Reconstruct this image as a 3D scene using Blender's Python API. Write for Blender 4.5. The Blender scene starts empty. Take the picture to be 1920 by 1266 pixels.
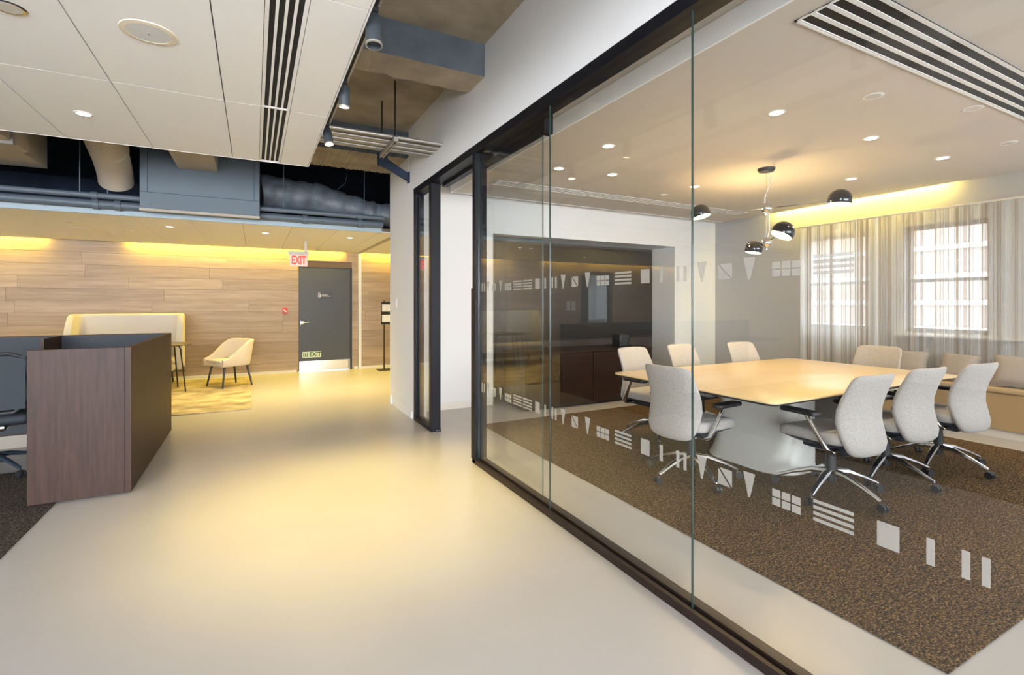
import bpy, bmesh, math, random
from mathutils import Vector, Matrix
random.seed(7)
PI = math.pi
scene = bpy.context.scene
COL = scene.collection

# ------------------------------------------------------------------ camera, world, exposure
F_PX, HORIZON, CAM_H = 922.0, 569.0, 1.39
YAW = math.atan(484 / 922.0)
cam_data = bpy.data.cameras.new('camera')
cam = bpy.data.objects.new('camera', cam_data)
COL.objects.link(cam)
cam.location = (0, 0, CAM_H)
cam.rotation_euler = (PI / 2, 0, -YAW)
cam_data.sensor_fit = 'HORIZONTAL'
cam_data.sensor_width = 36.0
cam_data.lens = F_PX / 1920.0 * 36.0
cam_data.shift_y = -(1266 / 2 - HORIZON) / 1920.0
cam_data.clip_start = 0.05
scene.camera = cam

world = bpy.data.worlds.new('world')
scene.world = world
world.use_nodes = True
bg = world.node_tree.nodes['Background']
bg.inputs[0].default_value = (0.86, 0.93, 1.0, 1)
bg.inputs[1].default_value = 4.0

vs = scene.view_settings
vs.view_transform = 'Standard'
vs.look = 'None'
vs.gamma = 1.0
vs.use_curve_mapping = False
vs.exposure = 1.08
try:
    scene.cycles.use_denoising = True
    scene.cycles.max_bounces = 7
    scene.cycles.diffuse_bounces = 4
    scene.cycles.glossy_bounces = 4
    scene.cycles.transparent_max_bounces = 14
    scene.cycles.sample_clamp_indirect = 6.0
    scene.cycles.use_adaptive_sampling = True
    scene.cycles.adaptive_threshold = 0.03
    scene.cycles.caustics_reflective = False
    scene.cycles.caustics_refractive = False
except Exception:
    pass

YELLOW = (1.0, 0.66, 0.10)
WARM = (1.0, 0.74, 0.38)

def light(kind, name, loc, energy, color, parent=None, rot=(0, 0, 0), size=0.1, size_y=None, spot=None, blend=0.6):
    d = bpy.data.lights.new(name, kind)
    d.energy = energy
    d.color = color
    if kind == 'AREA':
        d.shape = 'RECTANGLE'
        d.size = size
        d.size_y = size_y or size
    else:
        d.shadow_soft_size = size
    if kind == 'SPOT':
        d.spot_size = spot
        d.spot_blend = blend
    o = bpy.data.objects.new(name, d)
    COL.objects.link(o)
    o.location = loc
    o.rotation_euler = rot
    if parent is not None:
        o.parent = parent
    return o

def portal(name, loc, rot, sx, sy):
    o = light('AREA', name, loc, 1.0, (1, 1, 1), None, rot, sx, sy)
    o.data.cycles.is_portal = True
    return o

# daylight enters by the window wall behind the camera and the meeting room windows, one of them made up
light('AREA', 'rear_window_daylight', (-3.0, -5.2, 1.6), 620, (0.92, 0.96, 1.0), None, (PI / 2 + 0.2, 0, 0), 8.6, 2.3)

light('AREA', 'meeting_added_fill', (4.7, -2.45, 1.65), 70, (0.90, 0.95, 1.0), None, (PI / 2, 0, 0), 4.6, 1.5)  # fill added outside a made-up window to brighten the meeting room

# ------------------------------------------------------------------ mesh helpers
class MB:
    def __init__(self, off=(0, 0, 0)):
        self.v = []; self.f = []; self.mi = []; self.off = Vector(off)
    def add(self, vs_, fs, mi=0):
        b = len(self.v)
        self.v += [Vector(p) for p in vs_]
        for f in fs:
            self.f.append([b + i for i in f]); self.mi.append(mi)
        return self
    def box(self, x0, y0, z0, x1, y1, z1, mi=0):
        vs_ = [(x0,y0,z0),(x1,y0,z0),(x1,y1,z0),(x0,y1,z0),(x0,y0,z1),(x1,y0,z1),(x1,y1,z1),(x0,y1,z1)]
        return self.add(vs_, [(0,3,2,1),(4,5,6,7),(0,1,5,4),(1,2,6,5),(2,3,7,6),(3,0,4,7)], mi)
    def obox(self, c, ax, h, mi=0):
        c = Vector(c); a, b, d = [Vector(q).normalized() for q in ax]
        vs_ = []
        for sz in (-1, 1):
            for sx, sy in ((-1,-1),(1,-1),(1,1),(-1,1)):
                vs_.append(c + a*sx*h[0] + b*sy*h[1] + d*sz*h[2])
        return self.add(vs_, [(0,3,2,1),(4,5,6,7),(0,1,5,4),(1,2,6,5),(2,3,7,6),(3,0,4,7)], mi)
    def loft(self, rings, cap=True, mi=0, closed=False):
        n = len(rings[0]); vs_ = [p for r in rings for p in r]; fs = []
        m = len(rings)
        for i in range(m if closed else m - 1):
            j = (i + 1) % m
            for k in range(n):
                l = (k + 1) % n
                fs.append((i*n+k, i*n+l, j*n+l, j*n+k))
        if cap and not closed:
            fs.append(tuple(range(n-1, -1, -1)))
            fs.append(tuple((m-1)*n + k for k in range(n)))
        return self.add(vs_, fs, mi)
    def tube(self, pts, r, n=8, mi=0, flat=None):
        pts = [Vector(p) for p in pts]
        rings = []; up = None
        for i, p in enumerate(pts):
            t = (pts[min(i+1, len(pts)-1)] - pts[max(i-1, 0)]).normalized()
            if up is None:
                up = Vector((0,0,1)) if abs(t.z) < 0.9 else Vector((0,1,0))
            a = t.cross(up).normalized(); b = a.cross(t).normalized(); up = b
            rr = r[i] if isinstance(r, (list, tuple)) else r
            fl = 1.0 if flat is None else (flat[i] if isinstance(flat, (list, tuple)) else flat)
            rings.append([p + a*math.cos(2*PI*k/n)*rr + b*math.sin(2*PI*k/n)*rr*fl for k in range(n)])
        return self.loft(rings, True, mi)
    def lathe(self, prof, c=(0,0,0), n=24, mi=0, mat=None, cap=True):
        rings = []
        for r, z in prof:
            ring = []
            for k in range(n):
                p = Vector((r*math.cos(2*PI*k/n), r*math.sin(2*PI*k/n), z))
                if mat is not None: p = mat @ p
                ring.append(p + Vector(c))
            rings.append(ring)
        return self.loft(rings, cap, mi)
    def prism(self, poly, fn, d0, d1, mi=0):
        n = len(poly)
        vs_ = [fn(p, d0) for p in poly] + [fn(p, d1) for p in poly]
        fs = [tuple(range(n-1, -1, -1)), tuple(range(n, 2*n))]
        for k in range(n):
            l = (k+1) % n
            fs.append((k, l, n+l, n+k))
        return self.add(vs_, fs, mi)
    def build(self, name, mat, parent=None, smooth=False, bevel=0.0, seg=2, subs=0):
        me = bpy.data.meshes.new(name)
        me.from_pydata([tuple(p - self.off) for p in self.v], [], self.f)
        mats = mat if isinstance(mat, (list, tuple)) else [mat]
        for m in mats: me.materials.append(m)
        for p, i in zip(me.polygons, self.mi): p.material_index = i
        me.update()
        b = bmesh.new(); b.from_mesh(me)
        bmesh.ops.recalc_face_normals(b, faces=b.faces)
        b.to_mesh(me); b.free()
        if smooth:
            for p in me.polygons: p.use_smooth = True
            if not subs: me.set_sharp_from_angle(angle=math.radians(42))
        o = bpy.data.objects.new(name, me)
        COL.objects.link(o)
        if parent is not None: o.parent = parent
        else: o.location = self.off
        if bevel > 0:
            bv = o.modifiers.new('bevel', 'BEVEL'); bv.width = bevel; bv.segments = seg; bv.limit_method = 'ANGLE'
            if seg > 1:
                for p in me.polygons: p.use_smooth = True
                bv.harden_normals = False
        if subs:
            s_ = o.modifiers.new('subsurf', 'SUBSURF'); s_.levels = subs; s_.render_levels = subs
        return o

def tag(o, label=None, cat=None, group=None, kind=None):
    if label: o['label'] = label
    if cat: o['category'] = cat
    if group: o['group'] = group
    if kind: o['kind'] = kind
    return o
def thing(name, label, cat, loc=(0,0,0), rz=0.0, group=None):
    o = bpy.data.objects.new(name, None); COL.objects.link(o)
    o.empty_display_size = 0.1
    o.location = loc; o.rotation_euler = (0, 0, rz)
    return tag(o, label, cat, group)
def struct_empty(name, loc=(0,0,0)):
    o = bpy.data.objects.new(name, None); COL.objects.link(o); o.location = loc
    return tag(o, kind='structure')
def copy_tree(root, loc, rz, label, group=None):
    def cp(o, par):
        c = o.copy(); COL.objects.link(c)
        if par is not None: c.parent = par
        for ch in o.children: cp(ch, c)
        return c
    r = cp(root, None)
    r.location = loc; r.rotation_euler = (0, 0, rz); r['label'] = label
    if group: r['group'] = group
    return r
def share(src, name, parent, loc=(0,0,0), rz=0.0, scale=None):
    o = bpy.data.objects.new(name, src.data); COL.objects.link(o)
    o.parent = parent; o.location = loc; o.rotation_euler = (0,0,rz)
    if scale: o.scale = scale
    for m in src.modifiers:
        if m.type == 'BEVEL':
            b = o.modifiers.new('bevel','BEVEL'); b.width=m.width; b.segments=m.segments; b.limit_method='ANGLE'
    return o
def rrect(w, h, r, n=6):
    pts = []
    for cx, cy, a0 in ((w/2-r, h/2-r, 0), (-w/2+r, h/2-r, PI/2), (-w/2+r, -h/2+r, PI), (w/2-r, -h/2+r, 1.5*PI)):
        for i in range(n+1):
            a = a0 + PI/2*i/n
            pts.append((cx + r*math.cos(a), cy + r*math.sin(a)))
    return pts

# ------------------------------------------------------------------ materials
def mat(name, col, rough=0.5, metal=0.0, emit=None, estr=0.0, spec=None, coat=0.0, noise=None, bump=None, sheen=0.0):
    m = bpy.data.materials.new(name); m.use_nodes = True
    nt = m.node_tree; p = nt.nodes['Principled BSDF']
    p.inputs['Base Color'].default_value = (*col, 1)
    p.inputs['Roughness'].default_value = rough
    p.inputs['Metallic'].default_value = metal
    if spec is not None: p.inputs['Specular IOR Level'].default_value = spec
    if coat: p.inputs['Coat Weight'].default_value = coat; p.inputs['Coat Roughness'].default_value = 0.12
    if sheen: p.inputs['Sheen Weight'].default_value = sheen
    if emit:
        p.inputs['Emission Color'].default_value = (*emit, 1); p.inputs['Emission Strength'].default_value = estr
    if noise:
        sc, amt = noise[0], noise[1]
        stretch = noise[2] if len(noise) > 2 else (1, 1, 1)
        tc = nt.nodes.new('ShaderNodeTexCoord'); mp = nt.nodes.new('ShaderNodeMapping')
        mp.inputs['Scale'].default_value = stretch
        nz = nt.nodes.new('ShaderNodeTexNoise'); nz.inputs['Scale'].default_value = sc; nz.inputs['Detail'].default_value = 4
        cr = nt.nodes.new('ShaderNodeValToRGB')
        lo = tuple(max(0, c*(1-amt)) for c in col); hi = tuple(min(1, c*(1+amt)) for c in col)
        cr.color_ramp.elements[0].position = 0.3; cr.color_ramp.elements[0].color = (*lo, 1)
        cr.color_ramp.elements[1].position = 0.7; cr.color_ramp.elements[1].color = (*hi, 1)
        L = nt.links.new
        L(tc.outputs['Object'], mp.inputs['Vector']); L(mp.outputs[0], nz.inputs['Vector'])
        L(nz.outputs['Fac'], cr.inputs[0]); L(cr.outputs[0], p.inputs['Base Color'])
        if bump:
            bp = nt.nodes.new('ShaderNodeBump'); bp.inputs['Strength'].default_value = bump
            bp.inputs['Distance'].default_value = 0.01
            L(nz.outputs['Fac'], bp.inputs['Height']); L(bp.outputs[0], p.inputs['Normal'])
    return m

def random_tone(m, amt):
    nt = m.node_tree; p = nt.nodes['Principled BSDF']; L = nt.links.new
    oi = nt.nodes.new('ShaderNodeObjectInfo'); mr = nt.nodes.new('ShaderNodeMapRange'); hs = nt.nodes.new('ShaderNodeHueSaturation')
    mr.inputs['To Min'].default_value = 1-amt; mr.inputs['To Max'].default_value = 1+amt
    L(oi.outputs['Random'], mr.inputs['Value']); L(mr.outputs[0], hs.inputs['Value'])
    b = p.inputs['Base Color']
    if b.is_linked: L(b.links[0].from_socket, hs.inputs['Color'])
    else: hs.inputs['Color'].default_value = b.default_value
    L(hs.outputs[0], b)
    return m

def wood_mat(name, lo, hi, axis='X', rough=0.45, per_object=0.10, scale=1.0, coat=0.0):
    """grain stretched along one axis, each plank a shade of its own (Object Info random)"""
    m = bpy.data.materials.new(name); m.use_nodes = True
    nt = m.node_tree; p = nt.nodes['Principled BSDF']; L = nt.links.new
    tc = nt.nodes.new('ShaderNodeTexCoord'); mp = nt.nodes.new('ShaderNodeMapping')
    st = {'X': (0.6, 9, 9), 'Z': (9, 9, 0.6)}[axis]
    mp.inputs['Scale'].default_value = tuple(q*scale for q in st)
    oi = nt.nodes.new('ShaderNodeObjectInfo')
    ad = nt.nodes.new('ShaderNodeVectorMath'); ad.operation = 'ADD'
    mul = nt.nodes.new('ShaderNodeMath'); mul.operation = 'MULTIPLY'; mul.inputs[1].default_value = 37.0
    L(oi.outputs['Random'], mul.inputs[0]); L(tc.outputs['Object'], ad.inputs[0]); L(mul.outputs[0], ad.inputs[1])
    L(ad.outputs[0], mp.inputs['Vector'])
    nz = nt.nodes.new('ShaderNodeTexNoise'); nz.inputs['Scale'].default_value = 2.2; nz.inputs['Detail'].default_value = 6
    nz.inputs['Roughness'].default_value = 0.65
    L(mp.outputs[0], nz.inputs['Vector'])
    cr = nt.nodes.new('ShaderNodeValToRGB')
    cr.color_ramp.elements[0].position = 0.32; cr.color_ramp.elements[0].color = (*lo, 1)
    cr.color_ramp.elements[1].position = 0.68; cr.color_ramp.elements[1].color = (*hi, 1)
    L(nz.outputs['Fac'], cr.inputs[0])
    hs = nt.nodes.new('ShaderNodeHueSaturation')
    mr = nt.nodes.new('ShaderNodeMapRange'); mr.inputs['To Min'].default_value = 1-per_object; mr.inputs['To Max'].default_value = 1+per_object
    L(oi.outputs['Random'], mr.inputs['Value']); L(mr.outputs[0], hs.inputs['Value'])
    L(cr.outputs[0], hs.inputs['Color']); L(hs.outputs[0], p.inputs['Base Color'])
    p.inputs['Roughness'].default_value = rough; p.inputs['Specular IOR Level'].default_value = 0.3
    if coat: p.inputs['Coat Weight'].default_value = coat; p.inputs['Coat Roughness'].default_value = 0.2
    return m

def glass_mat(name, tint=(0.965, 0.985, 0.975), r0=0.05):
    """thin architectural glass: transparent plus mirror, Schlick weight by facing"""
    m = bpy.data.materials.new(name); m.use_nodes = True
    nt = m.node_tree; nt.nodes.clear(); L = nt.links.new
    out = nt.nodes.new('ShaderNodeOutputMaterial')
    tr = nt.nodes.new('ShaderNodeBsdfTransparent'); tr.inputs[0].default_value = (*tint, 1)
    gl = nt.nodes.new('ShaderNodeBsdfGlossy'); gl.inputs['Roughness'].default_value = 0.0
    lw = nt.nodes.new('ShaderNodeLayerWeight'); lw.inputs[0].default_value = 0.5
    pw = nt.nodes.new('ShaderNodeMath'); pw.operation = 'POWER'; pw.inputs[1].default_value = 5
    ml = nt.nodes.new('ShaderNodeMath'); ml.operation = 'MULTIPLY_ADD'; ml.inputs[1].default_value = 1-r0; ml.inputs[2].default_value = r0
    mx = nt.nodes.new('ShaderNodeMixShader')
    L(lw.outputs['Facing'], pw.inputs[0]); L(pw.outputs[0], ml.inputs[0]); L(ml.outputs[0], mx.inputs[0])
    L(tr.outputs[0], mx.inputs[1]); L(gl.outputs[0], mx.inputs[2]); L(mx.outputs[0], out.inputs[0])
    return m

def carpet_mat(name, a, b, c):
    m = bpy.data.materials.new(name); m.use_nodes = True
    nt = m.node_tree; p = nt.nodes['Principled BSDF']; L = nt.links.new
    tc = nt.nodes.new('ShaderNodeTexCoord'); mp = nt.nodes.new('ShaderNodeMapping'); mp.inputs['Scale'].default_value = (14, 34, 10)
    nz = nt.nodes.new('ShaderNodeTexNoise'); nz.inputs['Scale'].default_value = 2.4; nz.inputs['Detail'].default_value = 5; nz.inputs['Roughness'].default_value = 0.85
    L(tc.outputs['Object'], mp.inputs[0]); L(mp.outputs[0], nz.inputs['Vector'])
    n2 = nt.nodes.new('ShaderNodeTexNoise'); n2.inputs['Scale'].default_value = 110; n2.inputs['Detail'].default_value = 2
    L(tc.outputs['Object'], n2.inputs['Vector'])
    mx = nt.nodes.new('ShaderNodeMix'); mx.data_type = 'FLOAT'; mx.inputs[0].default_value = 0.5
    L(nz.outputs['Fac'], mx.inputs[2]); L(n2.outputs['Fac'], mx.inputs[3])
    cr = nt.nodes.new('ShaderNodeValToRGB')
    e = cr.color_ramp.elements
    e[0].position = 0.41; e[0].color = (*a, 1); e[1].position = 0.62; e[1].color = (*c, 1)
    q = e.new(0.50); q.color = (*b, 1)
    L(mx.outputs[0], cr.inputs[0]); L(cr.outputs[0], p.inputs['Base Color'])
    p.inputs['Roughness'].default_value = 0.95; p.inputs['Specular IOR Level'].default_value = 0.1
    bp = nt.nodes.new('ShaderNodeBump'); bp.inputs['Strength'].default_value = 0.5; bp.inputs['Distance'].default_value = 0.004
    L(mx.outputs[0], bp.inputs['Height']); L(bp.outputs[0], p.inputs['Normal'])
    return m

def curtain_mat(name, dense=0.0):
    """sheer weave: vertical bands of open and dense threads"""
    m = bpy.data.materials.new(name); m.use_nodes = True
    nt = m.node_tree; nt.nodes.clear(); L = nt.links.new
    out = nt.nodes.new('ShaderNodeOutputMaterial')
    tc = nt.nodes.new('ShaderNodeTexCoord'); mp = nt.nodes.new('ShaderNodeMapping'); mp.inputs['Scale'].default_value = (0.0, 15.0, 0.0)
    L(tc.outputs['Object'], mp.inputs[0])
    nz = nt.nodes.new('ShaderNodeTexNoise'); nz.inputs['Scale'].default_value = 1.0; nz.inputs['Detail'].default_value = 2; nz.inputs['Roughness'].default_value = 0.7
    L(mp.outputs[0], nz.inputs['Vector'])
    cr = nt.nodes.new('ShaderNodeValToRGB'); cr.color_ramp.interpolation = 'CONSTANT'
    e = cr.color_ramp.elements
    e[0].position = 0.0; e[0].color = (min(0.97, 0.62 + dense),)*3 + (1,); e[1].position = 0.52; e[1].color = (min(0.97, 0.42 + dense),)*3 + (1,)
    q = e.new(0.46); q.color = (min(0.97, 0.30 + dense),)*3 + (1,)
    q = e.new(0.58); q.color = (min(0.97, 0.85 + dense),)*3 + (1,)
    L(nz.outputs['Fac'], cr.inputs[0])
    cc = nt.nodes.new('ShaderNodeValToRGB'); cc.color_ramp.interpolation = 'CONSTANT'
    e = cc.color_ramp.elements
    e[0].position = 0.0; e[0].color = (0.42, 0.36, 0.31, 1); e[1].position = 0.44; e[1].color = (0.86, 0.88, 0.90, 1)
    q = e.new(0.57); q.color = (0.46, 0.40, 0.35, 1)
    L(nz.outputs['Fac'], cc.inputs[0])
    df = nt.nodes.new('ShaderNodeBsdfDiffuse'); tl = nt.nodes.new('ShaderNodeBsdfTranslucent'); tr = nt.nodes.new('ShaderNodeBsdfTransparent')
    L(cc.outputs[0], df.inputs[0]); L(cc.outputs[0], tl.inputs[0])
    a = nt.nodes.new('ShaderNodeMixShader'); a.inputs[0].default_value = 0.35
    L(df.outputs[0], a.inputs[1]); L(tl.outputs[0], a.inputs[2])
    b = nt.nodes.new('ShaderNodeMixShader')
    L(cr.outputs[0], b.inputs[0]); L(tr.outputs[0], b.inputs[1]); L(a.outputs[0], b.inputs[2]); L(b.outputs[0], out.inputs[0])
    return m

def brick_mat(name):
    m = bpy.data.materials.new(name); m.use_nodes = True
    nt = m.node_tree; p = nt.nodes['Principled BSDF']; L = nt.links.new
    tc = nt.nodes.new('ShaderNodeTexCoord'); mp = nt.nodes.new('ShaderNodeMapping'); mp.inputs['Rotation'].default_value = (PI/2, 0, PI/2)
    bk = nt.nodes.new('ShaderNodeTexBrick'); bk.inputs['Scale'].default_value = 4.5
    bk.inputs['Color1'].default_value = (0.27, 0.13, 0.105, 1); bk.inputs['Color2'].default_value = (0.23, 0.11, 0.09, 1); bk.inputs['Mortar'].default_value = (0.32, 0.25, 0.22, 1)
    L(tc.outputs['Object'], mp.inputs[0]); L(mp.outputs[0], bk.inputs['Vector']); L(bk.outputs[0], p.inputs['Base Color'])
    p.inputs['Roughness'].default_value = 0.9
    return m

M = {}
M['floor'] = mat('cream_resin_floor', (0.445, 0.42, 0.40), 0.30, noise=(1.3, 0.03), spec=0.4)
M['white'] = mat('white_paint', (0.74, 0.745, 0.76), 0.7)
M['soft_white'] = mat('warm_white_paint', (0.72, 0.69, 0.65), 0.75)
M['grey_wall'] = mat('pale_grey_paint', (0.48, 0.48, 0.50), 0.8)
M['panel'] = mat('ceiling_panel_white', (0.80, 0.785, 0.77), 0.85)
M['room_ceiling'] = mat('meeting_ceiling_white', (0.60, 0.55, 0.50), 0.85)
M['seam'] = mat('ceiling_seam', (0.14, 0.11, 0.08), 0.9)
M['concrete'] = mat('raw_concrete', (0.30, 0.25, 0.19), 0.9, noise=(3.0, 0.25), bump=0.3)
M['concrete_grey'] = mat('grey_painted_concrete', (0.085, 0.098, 0.115), 0.85, noise=(4.0, 0.2), bump=0.2)
M['plenum'] = mat('dark_blue_with_plenum_shade', (0.018, 0.030, 0.058), 0.9, noise=(3.0, 0.3))  # dark blue of plenum parts; on the far deck it stands for shade
M['duct'] = mat('blue_grey_duct', (0.095, 0.125, 0.155), 0.55, noise=(2.0, 0.08))
M['duct_tan'] = mat('tan_duct', (0.36, 0.32, 0.27), 0.6, noise=(2.0, 0.08))
M['insul'] = mat('grey_duct_insulation', (0.10, 0.115, 0.14), 0.5, noise=(7.0, 0.35), bump=0.6)
M['pipe'] = mat('grey_pipe', (0.085, 0.11, 0.14), 0.5)
M['galv'] = mat('galvanised_steel', (0.36, 0.34, 0.31), 0.45, metal=0.5, noise=(8, 0.15))
M['conduit'] = random_tone(mat('conduit_steel', (0.30, 0.28, 0.255), 0.4, metal=0.6), 0.45)
M['fascia'] = mat('pale_blue_fascia', (0.36, 0.44, 0.50), 0.7)
M['oak'] = wood_mat('weathered_oak_plank', (0.34, 0.25, 0.18), (0.46, 0.355, 0.265), 'X', 0.5, 0.10)
M['oak_back'] = mat('plank_joint', (0.20, 0.145, 0.10), 0.8)
M['walnut'] = wood_mat('dark_walnut', (0.024, 0.010, 0.006), (0.050, 0.022, 0.014), 'Z', 0.5, 0.04, 2.2, 0.0)
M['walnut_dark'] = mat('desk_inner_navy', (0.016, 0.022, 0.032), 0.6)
M['espresso'] = wood_mat('espresso_veneer', (0.014, 0.008, 0.006), (0.028, 0.014, 0.010), 'X', 0.35, 0.03, 1.2)
M['frame'] = mat('black_bronze_frame', (0.008, 0.008, 0.011), 0.45, spec=0.2)
M['frame_brown'] = mat('dark_bronze_sill', (0.018, 0.010, 0.008), 0.4, spec=0.3)
M['groove'] = mat('black_groove', (0.006, 0.006, 0.007), 0.8)
M['glass'] = glass_mat('clear_partition_glass', (0.98, 0.99, 0.986), 0.042)
M['glass_edge'] = mat('green_glass_edge', (0.022, 0.042, 0.036), 0.2)
M['win_glass'] = glass_mat('window_glass', (0.97, 0.98, 0.98), 0.04)
M['print'] = mat('pale_print', (0.62, 0.62, 0.61), 0.7)
def frosted(name):
    m = bpy.data.materials.new(name); m.use_nodes = True
    nt = m.node_tree; nt.nodes.clear(); L = nt.links.new
    out = nt.nodes.new('ShaderNodeOutputMaterial'); df = nt.nodes.new('ShaderNodeBsdfDiffuse'); tl = nt.nodes.new('ShaderNodeBsdfTranslucent'); tr = nt.nodes.new('ShaderNodeBsdfTransparent')
    df.inputs[0].default_value = (0.50, 0.485, 0.465, 1); tl.inputs[0].default_value = (0.70, 0.68, 0.65, 1); tr.inputs[0].default_value = (0.9, 0.9, 0.9, 1)
    a = nt.nodes.new('ShaderNodeMixShader'); a.inputs[0].default_value = 0.5; L(df.outputs[0], a.inputs[1]); L(tl.outputs[0], a.inputs[2])
    b = nt.nodes.new('ShaderNodeMixShader'); b.inputs[0].default_value = 0.45; L(tr.outputs[0], b.inputs[1]); L(a.outputs[0], b.inputs[2]); L(b.outputs[0], out.inputs[0])
    return m
M['decal'] = frosted('frosted_decal')
M['door'] = mat('charcoal_door_paint', (0.060, 0.066, 0.078), 0.5)
M['steel'] = mat('brushed_steel', (0.70, 0.70, 0.70), 0.25, metal=1.0)
M['chrome'] = mat('polished_aluminium', (0.80, 0.80, 0.82), 0.12, metal=1.0)
M['black'] = mat('black_plastic', (0.018, 0.019, 0.022), 0.45)
M['black_steel'] = mat('black_steel', (0.014, 0.013, 0.012), 0.4)
M['navy'] = mat('dark_navy_plastic', (0.022, 0.032, 0.050), 0.4)
M['mesh_black'] = mat('black_mesh_fabric', (0.014, 0.022, 0.030), 0.7)
M['fabric'] = mat('light_grey_wool', (0.385, 0.355, 0.33), 0.9, noise=(130, 0.18), sheen=0.15)
M['lounge'] = mat('oatmeal_fabric', (0.58, 0.52, 0.48), 0.9, noise=(200, 0.08), sheen=0.2)
M['sofa'] = mat('cream_fabric', (0.66, 0.62, 0.56), 0.9, noise=(200, 0.06), sheen=0.2)
M['cushion'] = mat('taupe_cushion_fabric', (0.34, 0.29, 0.25), 0.9, noise=(150, 0.1))
M['table_top'] = mat('cream_lacquer_top', (0.72, 0.54, 0.30), 0.22, spec=0.5)
M['table_base'] = mat('white_lacquer_base', (0.62, 0.60, 0.56), 0.35)
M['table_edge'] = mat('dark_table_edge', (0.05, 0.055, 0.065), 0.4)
M['dark_top'] = mat('dark_tabletop', (0.10, 0.075, 0.055), 0.35)
M['shade'] = mat('black_gloss_enamel', (0.012, 0.012, 0.016), 0.15, coat=0.5)
M['shade_in'] = mat('shade_inner_white', (0.85, 0.8, 0.7), 0.5, emit=(1.0, 0.78, 0.42), estr=2.2)
M['lens'] = mat('lamp_lens', (0.9, 0.85, 0.75), 0.3, emit=(1.0, 0.90, 0.72), estr=4.0)
M['lens_off'] = mat('unlit_lamp_lens', (0.55, 0.52, 0.48), 0.3)
M['lens_spot'] = mat('spot_lens', (0.9, 0.85, 0.7), 0.3, emit=(1.0, 0.85, 0.55), estr=9.0)
M['led'] = mat('yellow_led_tape', (0.9, 0.7, 0.2), 0.4, emit=YELLOW, estr=9.0)
M['screen'] = mat('dark_glass_screen', (0.020, 0.019, 0.020), 0.25)
M['niche'] = mat('dark_niche_panel', (0.055, 0.045, 0.040), 0.5)
M['tan'] = mat('tan_bench_paint', (0.42, 0.30, 0.16), 0.6)
M['exit_face'] = mat('exit_sign_face', (0.62, 0.52, 0.50), 0.5, emit=(1.0, 0.5, 0.45), estr=0.12)
M['exit_red'] = mat('exit_letter_red', (0.8, 0.04, 0.02), 0.5, emit=(1.0, 0.03, 0.01), estr=0.7)
M['exit_grey'] = mat('exit_sign_housing', (0.50, 0.48, 0.46), 0.5)
M['glow'] = mat('photoluminescent_sticker', (0.72, 0.78, 0.58), 0.6)
M['green'] = mat('exit_letter_green', (0.01, 0.12, 0.05), 0.6)
M['red'] = mat('fire_alarm_red', (0.55, 0.06, 0.05), 0.5)
M['paper'] = mat('white_paper', (0.8, 0.8, 0.78), 0.8)
M['carpet'] = carpet_mat('brown_black_carpet', (0.012, 0.008, 0.005), (0.064, 0.038, 0.018), (0.32, 0.195, 0.08))
M['carpet_dark'] = carpet_mat('dark_grey_carpet', (0.014, 0.013, 0.013), (0.055, 0.045, 0.038), (0.17, 0.14, 0.11))
M['curtain'] = curtain_mat('sheer_banded_curtain')
M['curtain_dense'] = curtain_mat('gathered_sheer_curtain', 0.35)
M['brick'] = brick_mat('red_brick')
M['stone'] = mat('pale_stone', (0.62, 0.60, 0.57), 0.8)
M['pane_dark'] = mat('far_window_glass', (0.10, 0.13, 0.16), 0.1)
M['asphalt'] = mat('asphalt', (0.12, 0.12, 0.125), 0.9)
M['rug'] = mat('distressed_gold_rug', (0.40, 0.33, 0.22), 0.95, noise=(3.0, 0.5, (1.0, 1.3, 1.0)))
M['win_frame'] = mat('grey_window_frame', (0.30, 0.29, 0.29), 0.5)

# ------------------------------------------------------------------ layout constants (metres)
GX = 1.69              # corridor face of the glazed partition
WOOD_Y = 10.8          # plank wall
ROOM_Y = 6.10          # meeting room end wall
ROOM_X = 7.31          # meeting room window wall
LEFT_X, REAR_Y = -8.0, -5.0
DECK_Z = 3.53
CLOUD_Z, CLOUD_X, CLOUD_Y = 2.75, 0.475, 5.27
LOW_Z, LOW_Y0, LOW_Y1 = 2.45, 7.42, 10.62
RC_Z = 2.80

# ================================================================== STRUCTURE
def S(name, mb, m, **k):
    return tag(mb.build(name, m, **k), kind='structure')

S('floor', MB().box(LEFT_X-0.2, REAR_Y-0.2, -0.12, ROOM_X+0.2, 13.2, 0), M['floor'])

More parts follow.
